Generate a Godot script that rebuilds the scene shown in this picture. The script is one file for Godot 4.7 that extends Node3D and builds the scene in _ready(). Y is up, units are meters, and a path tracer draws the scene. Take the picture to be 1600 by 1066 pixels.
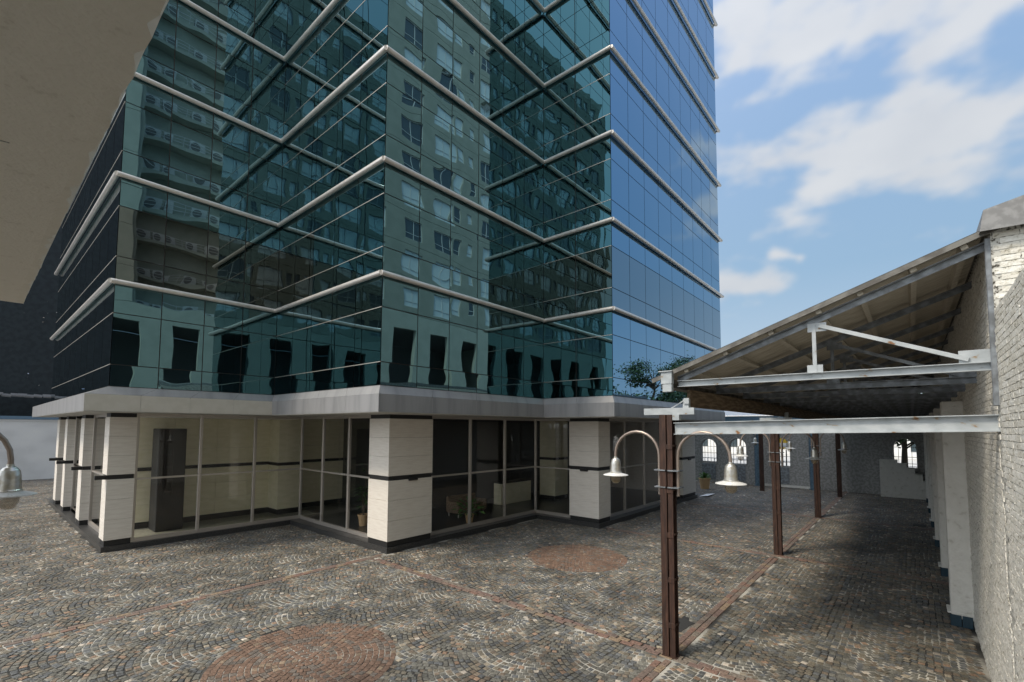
extends Node3D

var rng := RandomNumberGenerator.new()
var M := {}
var taken := {}

# ---------------------------------------------------------------- mesh builder
class Mb:
	var v := PackedVector3Array()
	var n := PackedVector3Array()
	var c := PackedColorArray()
	var col := Color(1, 1, 1)

	func _p(p: Vector3, nn: Vector3):
		v.append(p); n.append(nn); c.append(col)

	func tri3(a: Vector3, b: Vector3, d: Vector3, na: Vector3, nb: Vector3, nd: Vector3):
		_p(a, na); _p(d, nd); _p(b, nb)

	func tri(a: Vector3, b: Vector3, d: Vector3):
		var nn := (b - a).cross(d - a).normalized()
		tri3(a, b, d, nn, nn, nn)

	func quad(a: Vector3, b: Vector3, d: Vector3, e: Vector3):
		var nn := (d - a).cross(e - b).normalized()
		tri3(a, b, d, nn, nn, nn)
		tri3(a, d, e, nn, nn, nn)

	func box(at: Vector3, s: Vector3, ba := Basis.IDENTITY):
		var h := s * 0.5
		var q := []
		for i in 8:
			q.append(at + ba * Vector3(h.x if i & 1 else -h.x, h.y if i & 2 else -h.y, h.z if i & 4 else -h.z))
		quad(q[4], q[5], q[7], q[6]); quad(q[1], q[0], q[2], q[3])
		quad(q[5], q[1], q[3], q[7]); quad(q[0], q[4], q[6], q[2])
		quad(q[6], q[7], q[3], q[2]); quad(q[0], q[1], q[5], q[4])

	func span(a: Vector3, b: Vector3):
		box((a + b) * 0.5, (b - a).abs())

	# box with chamfered edges on all sides
	func cbox(at: Vector3, s: Vector3, r: float, ba := Basis.IDENTITY):
		var h := s * 0.5
		var k := h - Vector3(r, r, r)
		for ax in 3:
			var u := (ax + 1) % 3
			var w := (ax + 2) % 3
			for sg in [-1.0, 1.0]:
				var f := []
				for t in [[-1, -1], [1, -1], [1, 1], [-1, 1]]:
					var p := Vector3.ZERO
					p[ax] = sg * h[ax]; p[u] = t[0] * k[u]; p[w] = t[1] * k[w]
					f.append(at + ba * p)
				if sg > 0: quad(f[0], f[1], f[2], f[3])
				else: quad(f[3], f[2], f[1], f[0])
			for su in [-1.0, 1.0]:
				for sw in [-1.0, 1.0]:
					var e := []
					for t in [[-1, 0], [1, 0], [1, 1], [-1, 1]]:
						var p := Vector3.ZERO
						p[ax] = t[0] * k[ax]
						p[u] = su * (h[u] if t[1] == 0 else k[u])
						p[w] = sw * (k[w] if t[1] == 0 else h[w])
						e.append(at + ba * p)
					if su * sw > 0: quad(e[0], e[1], e[2], e[3])
					else: quad(e[3], e[2], e[1], e[0])

	# a bar of rectangular section between two points
	func bar(a: Vector3, b: Vector3, wide: float, high: float, up := Vector3.UP):
		var z := (b - a).normalized()
		var x := up.cross(z)
		if x.length() < 0.01: x = Vector3.RIGHT.cross(z)
		x = x.normalized()
		box((a + b) * 0.5, Vector3(wide, high, (b - a).length()), Basis(x, z.cross(x).normalized(), z))

	func tube(pts: Array, r: float, sides := 10, r2 := -1.0, caps := true):
		var rings := []
		var nor := []
		var px := Vector3.ZERO
		for i in pts.size():
			var t: Vector3 = (pts[min(i + 1, pts.size() - 1)] - pts[max(i - 1, 0)]).normalized()
			if px == Vector3.ZERO:
				px = Vector3.UP.cross(t)
				if px.length() < 0.05: px = Vector3.RIGHT.cross(t)
			px = (px - t * px.dot(t)).normalized()
			var py := t.cross(px)
			var rr := r if r2 < 0.0 else lerpf(r, r2, float(i) / (pts.size() - 1))
			var ring := []
			var nn := []
			for k in sides:
				var a := TAU * k / sides
				var d := px * cos(a) + py * sin(a)
				ring.append(pts[i] + d * rr); nn.append(d)
			rings.append(ring); nor.append(nn)
		for i in pts.size() - 1:
			for k in sides:
				var k2 := (k + 1) % sides
				tri3(rings[i][k], rings[i][k2], rings[i + 1][k2], nor[i][k], nor[i][k2], nor[i + 1][k2])
				tri3(rings[i][k], rings[i + 1][k2], rings[i + 1][k], nor[i][k], nor[i + 1][k2], nor[i + 1][k])
		if caps:
			for k in range(1, sides - 1):
				tri(rings[0][0], rings[0][k + 1], rings[0][k])
				var l: Array = rings[-1]
				tri(l[0], l[k], l[k + 1])

	# profile: Vector2(radius, height), from bottom up
	func lathe(prof: Array, at: Vector3, sides := 20):
		for i in prof.size() - 1:
			var a: Vector2 = prof[i]
			var b: Vector2 = prof[i + 1]
			var sl := Vector2(b.y - a.y, a.x - b.x).normalized()
			for k in sides:
				var a0 := TAU * k / sides
				var a1 := TAU * (k + 1) / sides
				var d0 := Vector3(cos(a0), 0, -sin(a0))
				var d1 := Vector3(cos(a1), 0, -sin(a1))
				var n0 := (d0 * sl.x + Vector3.UP * sl.y).normalized()
				var n1 := (d1 * sl.x + Vector3.UP * sl.y).normalized()
				var p0 := at + d0 * a.x + Vector3.UP * a.y
				var p1 := at + d1 * a.x + Vector3.UP * a.y
				var p2 := at + d1 * b.x + Vector3.UP * b.y
				var p3 := at + d0 * b.x + Vector3.UP * b.y
				if a.x > 0.0: tri3(p0, p1, p2, n0, n1, n1)
				if b.x > 0.0: tri3(p0, p2, p3, n0, n1, n0)

	# a vertical prism over a plan polygon of Vector2(x, z)
	func prism(poly: PackedVector2Array, y0: float, y1: float):
		var t := Geometry2D.triangulate_polygon(poly)
		for i in range(0, t.size(), 3):
			var a := poly[t[i]]
			var b := poly[t[i + 1]]
			var d := poly[t[i + 2]]
			if (b - a).cross(d - a) > 0.0:
				var s := b; b = d; d = s
			tri(Vector3(a.x, y1, a.y), Vector3(b.x, y1, b.y), Vector3(d.x, y1, d.y))
			tri(Vector3(a.x, y0, a.y), Vector3(d.x, y0, d.y), Vector3(b.x, y0, b.y))
		var area := 0.0
		for i in poly.size(): area += poly[i].cross(poly[(i + 1) % poly.size()])
		for i in poly.size():
			var a := poly[i]
			var b := poly[(i + 1) % poly.size()]
			if area > 0.0:
				var s := a; a = b; b = s
			quad(Vector3(a.x, y0, a.y), Vector3(b.x, y0, b.y), Vector3(b.x, y1, b.y), Vector3(a.x, y1, a.y))

	func mesh() -> ArrayMesh:
		var arr := []
		arr.resize(Mesh.ARRAY_MAX)
		arr[Mesh.ARRAY_VERTEX] = v
		arr[Mesh.ARRAY_NORMAL] = n
		arr[Mesh.ARRAY_COLOR] = c
		var m := ArrayMesh.new()
		m.add_surface_from_arrays(Mesh.PRIMITIVE_TRIANGLES, arr)
		return m

# ---------------------------------------------------------------- scene helpers
func numbered(called: String) -> String:
	var k: int = taken.get(called, 0)
	taken[called] = k + 1
	return called if k == 0 else "%s_%03d" % [called, k]

func thing(called: String, label: String, category: String, at := Vector3.ZERO, group := "") -> Node3D:
	var o := Node3D.new()
	o.name = numbered(called)
	add_child(o)
	o.position = at
	o.set_meta("label", label); o.set_meta("category", category)
	if group != "": o.set_meta("group", group)
	return o

func put(called: String, mesh: Mesh, mat: Material, parent: Node3D, xf := Transform3D.IDENTITY) -> MeshInstance3D:
	var o := MeshInstance3D.new()
	o.name = called
	o.mesh = mesh
	o.material_override = mat
	o.transform = xf
	parent.add_child(o, true)
	return o

func part(called: String, b: Mb, mat: Material, parent: Node3D) -> MeshInstance3D:
	return put(called, b.mesh(), mat, parent)

func struct(called: String, b: Mb, mat: Material) -> MeshInstance3D:
	var o := put(called, b.mesh(), mat, self)
	o.set_meta("kind", "structure")
	return o

func many(called: String, mesh: Mesh, mat: Material, xfs: Array, cols: Array, parent: Node3D) -> MultiMeshInstance3D:
	var mm := MultiMesh.new()
	mm.transform_format = MultiMesh.TRANSFORM_3D
	mm.use_colors = true
	mm.mesh = mesh
	mm.instance_count = xfs.size()
	for i in xfs.size():
		mm.set_instance_transform(i, xfs[i])
		mm.set_instance_color(i, cols[i])
	var o := MultiMeshInstance3D.new()
	o.name = called
	o.multimesh = mm
	o.material_override = mat
	o.set_meta("kind", "stuff")
	parent.add_child(o, true)
	return o

# ---------------------------------------------------------------- materials (colours given as linear base colours)
func lin(c: Color) -> Color:
	return c.linear_to_srgb()

func ntex(sd: int, freq: float, cols: Array, offs: Array, size := 512, oct := 5, kind := FastNoiseLite.TYPE_SIMPLEX_SMOOTH) -> NoiseTexture2D:
	var f := FastNoiseLite.new()
	f.seed = sd; f.frequency = freq; f.noise_type = kind; f.fractal_octaves = oct
	var g := Gradient.new()
	g.offsets = PackedFloat32Array(offs)
	var cc := PackedColorArray()
	for c in cols: cc.append(lin(c))
	g.colors = cc
	var t := NoiseTexture2D.new()
	t.width = size; t.height = size; t.seamless = true; t.noise = f; t.color_ramp = g
	return t

func htex(sd: int, freq: float, size := 512, oct := 5) -> NoiseTexture2D:
	var f := FastNoiseLite.new()
	f.seed = sd; f.frequency = freq; f.fractal_octaves = oct
	var t := NoiseTexture2D.new()
	t.width = size; t.height = size; t.seamless = true; t.noise = f
	return t

func mat(c: Color, rough: float, metal := 0.0, tex: Texture2D = null, scale := Vector3.ONE, bump: Texture2D = null, bscale := 1.0) -> StandardMaterial3D:
	var m := StandardMaterial3D.new()
	m.albedo_color = lin(c)
	m.roughness = rough
	m.metallic = metal
	if tex or bump:
		m.uv1_triplanar = true; m.uv1_world_triplanar = true
		m.uv1_scale = scale
	if tex: m.albedo_texture = tex
	if bump:
		m.heightmap_enabled = true; m.heightmap_texture = bump; m.heightmap_scale = bscale
	return m

func g(x: float) -> Color: return Color(x, x, x)

func make_materials():
	var grain := ntex(3, 0.02, [g(0.5), g(0.82), g(1.0)], [0.2, 0.5, 0.85])
	var fineb := htex(5, 0.03)
	M.sett = mat(g(1), 0.72, 0.0, grain, Vector3.ONE * 2.3, fineb, 0.3)
	M.sett.vertex_color_use_as_albedo = true
	M.joint = mat(g(1), 0.95, 0.0, ntex(11, 0.006, [Color(.02, .02, .019), Color(.045, .043, .039), Color(.12, .112, .098), Color(.26, .25, .22), Color(.42, .405, .36)], [0.2, 0.42, 0.5, 0.58, 0.75], 1024, 4), Vector3.ONE * 0.13)
	M.ground = mat(g(1), 0.9, 0.0, ntex(12, 0.01, [g(.16), g(.22)], [0.3, 0.7]), Vector3.ONE * 0.2)
	M.road = mat(g(1), 0.9, 0.0, ntex(13, 0.02, [Color(.42, .42, .40), Color(.50, .49, .47)], [0.3, 0.7]), Vector3.ONE * 0.25)
	M.stone = mat(g(1), 0.55, 0.0, ntex(21, 0.012, [Color(.66, .61, .54), Color(.70, .65, .58), Color(.73, .685, .615)], [0.2, 0.5, 0.8]), Vector3(0.25, 2.2, 0.25))
	M.marble_inside = mat(g(1), 0.4, 0.0, ntex(22, 0.01, [Color(.76, .71, .50), Color(.81, .76, .56)], [0.3, 0.7]), Vector3(0.3, 1.0, 0.3))
	M.black = mat(g(0.014), 0.55)
	M.plinth = mat(g(1), 0.3, 0.0, ntex(23, 0.03, [g(.03), g(.055)], [0.3, 0.7]), Vector3.ONE * 1.0)
	M.floor_in = mat(g(1), 0.18, 0.0, ntex(24, 0.02, [Color(.27, .265, .21), Color(.32, .315, .255)], [0.3, 0.7]), Vector3.ONE * 0.7)
	M.ceiling_in = mat(Color(.80, .79, .73), 0.8)
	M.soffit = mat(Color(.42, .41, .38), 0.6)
	M.fascia = mat(g(1), 0.42, 0.35, ntex(25, 0.008, [Color(.25, .25, .255), Color(.30, .298, .30), Color(.33, .325, .33)], [0.2, 0.5, 0.8]), Vector3(0.5, 0.05, 0.5))
	M.fascia_sunlit = mat(g(1), 0.5, 0.0, ntex(26, 0.01, [Color(.50, .465, .40), Color(.53, .495, .43)], [0.3, 0.7]), Vector3(0.5, 0.5, 0.5))  # warm sunlight on one fascia run, put into its colour
	M.tube = mat(Color(.74, .70, .66), 0.30, 0.55, ntex(27, 0.02, [g(.92), g(1.0)], [0.25, 0.6]), Vector3.ONE * 0.3)
	M.backing = mat(Color(.085, .078, .075), 0.6, 0.3)
	M.mirror = mat(Color(.165, .285, .318), 0.0, 1.0)
	M.mirror_sky_tint = mat(Color(.172, .315, .44), 0.0, 1.0)  # blue of the reflected sky put into the tint of one face
	M.mirror_brown = mat(Color(.175, .195, .185), 0.0, 1.0)
	M.mirror_brown_sky_tint = mat(Color(.185, .265, .325), 0.0, 1.0)  # brown panes of that face, reflected sky put into their tint
	M.bronze = mat(Color(.50, .46, .415), 0.36, 0.6)
	var gl := StandardMaterial3D.new()
	gl.transparency = BaseMaterial3D.TRANSPARENCY_ALPHA
	gl.albedo_color = Color(0.16, 0.20, 0.17, 0.05)
	gl.roughness = 0.0
	gl.metallic_specular = 0.6
	M.pane = gl
	M.rust = mat(g(1), 0.7, 0.15, ntex(31, 0.015, [Color(.030, .015, .010), Color(.045, .021, .014), Color(.058, .027, .017), Color(.09, .044, .026)], [0.2, 0.45, 0.7, 0.92]), Vector3(2.0, 0.25, 2.0), fineb, 0.25)
	M.white_steel = mat(g(1), 0.5, 0.1, ntex(32, 0.012, [Color(.20, .085, .03), Color(.30, .27, .22), Color(.34, .37, .385), Color(.44, .47, .485)], [0.06, 0.12, 0.19, 0.75], 512, 5), Vector3(0.5, 0.8, 0.5))
	M.grey_steel = mat(g(1), 0.5, 0.2, ntex(33, 0.015, [Color(.14, .15, .16), Color(.25, .275, .30)], [0.3, 0.7]), Vector3.ONE * 0.6)
	M.board = mat(g(1), 0.8, 0.0, ntex(34, 0.012, [Color(.34, .30, .23), Color(.47, .43, .355), Color(.53, .49, .41)], [0.2, 0.5, 0.85]), Vector3(2.2, 0.5, 0.35))
	M.wood = mat(g(1), 0.8, 0.0, ntex(35, 0.012, [Color(.11, .075, .045), Color(.22, .16, .10)], [0.3, 0.7]), Vector3(0.3, 2.0, 2.0))
	M.roof_sheet = mat(g(1), 0.75, 0.0, ntex(36, 0.012, [Color(.10, .095, .085), Color(.18, .175, .16)], [0.3, 0.7]), Vector3.ONE * 0.5)
	M.brick = mat(g(1), 0.8, 0.0, ntex(41, 0.02, [Color(.40, .38, .33), Color(.86, .85, .81), g(1.0)], [0.10, 0.26, 0.6]), Vector3.ONE * 1.1, htex(42, 0.05), 0.5)
	M.brick.vertex_color_use_as_albedo = true
	M.mortar = mat(g(1), 0.95, 0.0, ntex(43, 0.02, [Color(.06, .055, .045), Color(.30, .29, .26), Color(.55, .54, .50)], [0.22, 0.34, 0.5]), Vector3.ONE * 1.5)
	M.plaster = mat(g(1), 0.85, 0.0, ntex(44, 0.015, [Color(.50, .48, .43), Color(.62, .605, .56), Color(.66, .645, .60)], [0.10, 0.25, 0.8]), Vector3.ONE * 0.5, htex(45, 0.03), 1.2)
	M.grey_wall = mat(g(1), 0.9, 0.0, ntex(46, 0.02, [Color(.24, .235, .225), Color(.36, .355, .34)], [0.3, 0.7]), Vector3.ONE * 0.5, htex(47, 0.04), 1.0)
	M.tile_blue = mat(Color(.03, .055, .075), 0.2)
	M.lead = mat(g(1), 0.55, 0.3, ntex(48, 0.015, [g(.20), g(.27)], [0.3, 0.7]), Vector3.ONE * 0.9)
	M.concrete = mat(g(1), 0.9, 0.0, ntex(51, 0.006, [Color(.60, .56, .47), Color(.70, .66, .57), Color(.72, .68, .59)], [0.08, 0.2, 0.8], 1024, 6), Vector3.ONE * 0.9, htex(52, 0.06), 0.35)
	M.galv = mat(g(1), 0.34, 0.75, ntex(53, 0.02, [Color(.52, .49, .41), Color(.64, .64, .62)], [0.3, 0.6]), Vector3.ONE * 1.0)
	M.enamel = mat(g(1), 0.4, 0.0, ntex(54, 0.02, [Color(.50, .48, .42), Color(.70, .70, .68)], [0.2, 0.45]), Vector3.ONE * 3.0)
	M.arm = mat(Color(.33, .27, .23), 0.35, 0.6)
	var lg := StandardMaterial3D.new()
	lg.transparency = BaseMaterial3D.TRANSPARENCY_ALPHA
	lg.albedo_color = Color(0.62, 0.55, 0.42, 0.45)
	lg.roughness = 0.08
	M.globe = lg
	M.bar = mat(g(0.05), 0.5, 0.5)
	M.blue_steel = mat(g(1), 0.5, 0.1, ntex(55, 0.02, [Color(.05, .09, .13), Color(.09, .15, .20)], [0.3, 0.7]), Vector3.ONE * 0.6)
	M.terracotta = mat(Color(.50, .33, .17), 0.8)
	M.white_pot = mat(g(0.6), 0.5)
	M.leaf = mat(g(1), 0.55); M.leaf.vertex_color_use_as_albedo = true
	M.leaf.backlight_enabled = true; M.leaf.backlight = Color(.06, .10, .03)
	M.bark = mat(g(1), 0.9, 0.0, ntex(56, 0.03, [Color(.05, .04, .03), Color(.12, .095, .07)], [0.3, 0.7]), Vector3.ONE * 1.5)
	M.apt_wall = mat(g(1), 0.85, 0.0, ntex(61, 0.01, [Color(.30, .31, .27), Color(.335, .345, .30)], [0.3, 0.7]), Vector3.ONE * 0.12)
	M.apt_plain = mat(g(1), 0.85, 0.0, ntex(62, 0.01, [Color(.40, .41, .36), Color(.44, .45, .395)], [0.3, 0.7]), Vector3.ONE * 0.12)
	M.apt_dark = mat(g(0.22), 0.8)
	M.apt_glass = mat(Color(.62, .68, .70), 0.08); M.apt_glass.metallic_specular = 0.9
	M.apt_glass_dark = mat(Color(.05, .07, .08), 0.05); M.apt_glass_dark.metallic_specular = 0.9
	M.apt_frame = mat(g(0.62), 0.5)
	M.ac_white = mat(g(0.62), 0.5)
	M.net = mat(g(1), 0.7, 0.0, ntex(63, 0.02, [Color(.010, .017, .021), Color(.018, .028, .033)], [0.3, 0.7]), Vector3.ONE * 0.2)
	M.pale_wall = mat(g(1), 0.8, 0.0, ntex(64, 0.006, [Color(.62, .62, .61), Color(.70, .70, .69), Color(.74, .74, .72)], [0.2, 0.5, 0.8]), Vector3(0.08, 0.12, 0.08))
	M.coping_blue = mat(Color(.12, .20, .28), 0.5)
	M.shiny = mat(g(0.55), 0.15, 0.9)
	M.white_paint = mat(g(0.7), 0.6)
	M.yellow = mat(Color(.65, .42, .04), 0.6)
	M.band = mat(g(1), 0.75, 0.0, grain, Vector3.ONE * 1.7, fineb, 0.3)
	M.band.vertex_color_use_as_albedo = true
	M.patch = mat(g(0.03), 0.85)

# ---------------------------------------------------------------- camera, sky, sun
func make_view():
	var cam := Camera3D.new()
	cam.name = "camera"
	cam.projection = Camera3D.PROJECTION_FRUSTUM
	cam.keep_aspect = Camera3D.KEEP_HEIGHT
	cam.near = 0.05
	cam.far = 2000.0
	cam.size = 1066.0 / 731.3 * 0.05
	cam.frustum_offset = Vector2(9.72, 90.7) / 731.3 * 0.05
	cam.position = Vector3(0, 4, 0)
	cam.rotation_degrees = Vector3(3.505, -49.088, 0.304)
	add_child(cam)
	cam.current = true

	var sun := DirectionalLight3D.new()
	sun.name = "sun"
	sun.light_color = Color(1.0, 0.95, 0.87)
	sun.light_energy = 0.5
	sun.light_angular_distance = 12.0
	sun.shadow_enabled = true
	add_child(sun)
	sun.look_at_from_position(Vector3.ZERO, Vector3(0.58, -0.80, 0.24), Vector3.UP)

	var env := Environment.new()
	env.tonemap_mode = Environment.TONE_MAPPER_LINEAR
	env.tonemap_exposure = 1.92
	env.background_mode = Environment.BG_SKY
	env.sdfgi_enabled = true; env.ssao_enabled = true; env.ssil_enabled = true
	var sky := Sky.new()
	var sm := PanoramaSkyMaterial.new()
	sm.panorama = sky_picture()
	sky.sky_material = sm
	env.sky = sky
	var we := WorldEnvironment.new()
	we.name = "world_environment"
	we.environment = env
	add_child(we)

func pix(x: float, y: float) -> Vector3:    # direction of a pixel of the photograph
	var b := Basis.from_euler(Vector3(deg_to_rad(3.505), deg_to_rad(-49.088), deg_to_rad(0.304)))
	return (b * Vector3((x - 790.28) / 731.3, -(y - 623.7) / 731.3, -1.0)).normalized()

func sky_picture() -> ImageTexture:
	var w := 1536
	var h := 768
	var f := FastNoiseLite.new()
	f.seed = 7; f.frequency = 1.0; f.fractal_octaves = 5; f.noise_type = FastNoiseLite.TYPE_SIMPLEX_SMOOTH
	var f2 := FastNoiseLite.new()
	f2.seed = 19; f2.frequency = 1.0; f2.fractal_octaves = 4
	# cloud banks: two ends of a bank and its half width
	var banks := [
		[pix(1150, 262), pix(1330, 245), 0.040], [pix(1290, 250), pix(1480, 205), 0.075], [pix(1480, 200), pix(1720, 120), 0.085],
		[pix(1120, 20), pix(1300, 40), 0.062], [pix(1230, 75), pix(1480, 20), 0.060], [pix(1400, -30), pix(1600, -40), 0.05],
		[pix(1120, 445), pix(1200, 440), 0.028], [pix(1210, 398), pix(1250, 402), 0.010]]
	var data := PackedFloat32Array()
	data.resize(w * h * 3)
	var top := Vector3(0.066, 0.148, 0.325)
	var mid := Vector3(0.150, 0.240, 0.342)
	var low := Vector3(0.352, 0.398, 0.434)
	var to_sun := Vector3(-0.58, 0.80, -0.24).normalized()
	var i := 0
	for y in h:
		var el := PI * 0.5 - PI * (y + 0.5) / h
		var sy := sin(el)
		var cy := cos(el)
		var e := maxf(sy, 0.0)
		var base := mid.lerp(top, clampf((e - 0.28) / 0.55, 0.0, 1.0)) if e > 0.28 else low.lerp(mid, pow(e / 0.28, 0.72))
		if sy < 0.0: base = low.lerp(Vector3(0.14, 0.135, 0.125), clampf(-sy * 6.0, 0.0, 1.0))
		for x in w:
			var az := TAU * (x + 0.5) / w
			var d := Vector3(sin(az) * cy, sy, -cos(az) * cy)
			var ang := acos(clampf(d.dot(to_sun), -1.0, 1.0))
			var glow := exp(-ang * ang / 0.85)
			var c := base + Vector3(1.22, 1.18, 1.10) * glow
			if sy > -0.02:
				var k := 1.0 / (e + 0.22)
				var p := Vector3(d.x * k, d.z * k, 0.0) * 0.95
				var den := f.get_noise_3d(p.x * 1.5, p.y * 1.5, 3.0) * 0.75 - 0.02
				if d.x > 0.1 and d.z < 0.9 and e < 0.85:
					den -= 0.50 * clampf(d.x * 2.5 - 0.2, 0.0, 1.0)
					for bk in banks:
						var a: Vector3 = bk[0]
						var bb: Vector3 = bk[1]
						var t := clampf((d - a).dot(bb - a) / (bb - a).length_squared(), 0.0, 1.0)
						var q: float = 1.0 - (d - a.lerp(bb, t)).length() / (bk[2] * 1.7)
						if q > -1.0:
							den = maxf(den, q * 0.50 + f.get_noise_3d(d.x * 7.0, d.y * 15.0, d.z * 7.0) * 0.52 - 0.11)
				var al := smoothstep(0.0, 0.42, den) * 0.88
				if al > 0.0:
					var sh := 0.5 + 0.5 * f2.get_noise_3d(d.x * 5.0, d.y * 8.0, d.z * 5.0)
					var cl := Vector3(0.305, 0.318, 0.34).lerp(Vector3(0.385, 0.39, 0.395), sh) * (1.0 + 2.6 * glow)
					c = c.lerp(cl, al)
			data[i] = c.x; data[i + 1] = c.y; data[i + 2] = c.z
			i += 3
	var im := Image.create_from_data(w, h, false, Image.FORMAT_RGBF, data.to_byte_array())
	return ImageTexture.create_from_image(im)

# ---------------------------------------------------------------- paving
const BAND_X := [-0.3, 8.33, 17.0, 25.6]
const BAND_Z := [-12.65, -3.38]
const HALF_BAND := 0.13

func in_building(x: float, z: float) -> bool:
	if z < -33.3: return false
	if x > 2.95 and z < -19.32: return true
	if x > 8.87 and z < -12.62: return true
	if x > 16.72 and x < 28.1 and z < -9.52: return true
	return false

func sett_tone(x: float, z: float, nz: FastNoiseLite) -> Color:
	var r := rng.randf()
	var c: Color
	if r < 0.40: c = Color(.125, .128, .118)
	elif r < 0.62: c = Color(.105, .115, .125)
	elif r < 0.80: c = Color(.150, .138, .112)
	elif r < 0.91: c = Color(.165, .138, .110)
	elif r < 0.95: c = Color(.24, .17, .125)
	elif r < 0.985: c = Color(.27, .245, .20)
	else: c = Color(.40, .375, .34)
	var k := 1.16 * rng.randf_range(0.68, 1.26) * (1.0 + 0.42 * nz.get_noise_2d(x, z))
	return Color(c.r * k * 1.06, c.g * k, c.b * k * 0.92)

func sett_mesh(sd: int) -> ArrayMesh:
	rng.seed = sd
	var b := Mb.new()
	var lo := []
	var mi := []
	var hi := []
	for t in [[-1, 1], [1, 1], [1, -1], [-1, -1]]:
		var jx := rng.randf_range(-0.05, 0.05)
		var jz := rng.randf_range(-0.05, 0.05)
		lo.append(Vector3(t[0] * 0.5 + jx, -1.2, t[1] * 0.5 + jz))
		mi.append(Vector3(t[0] * 0.5 + jx, -0.35, t[1] * 0.5 + jz))
		hi.append(Vector3(t[0] * 0.38 + jx, rng.randf_range(-0.12, 0.12), t[1] * 0.38 + jz))
	for i in 4:
		var k := (i + 1) % 4
		b.quad(lo[i], lo[k], mi[k], mi[i])
		b.quad(mi[i], mi[k], hi[k], hi[i])
	b.quad(hi[0], hi[1], hi[2], hi[3])
	return b.mesh()

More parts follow.
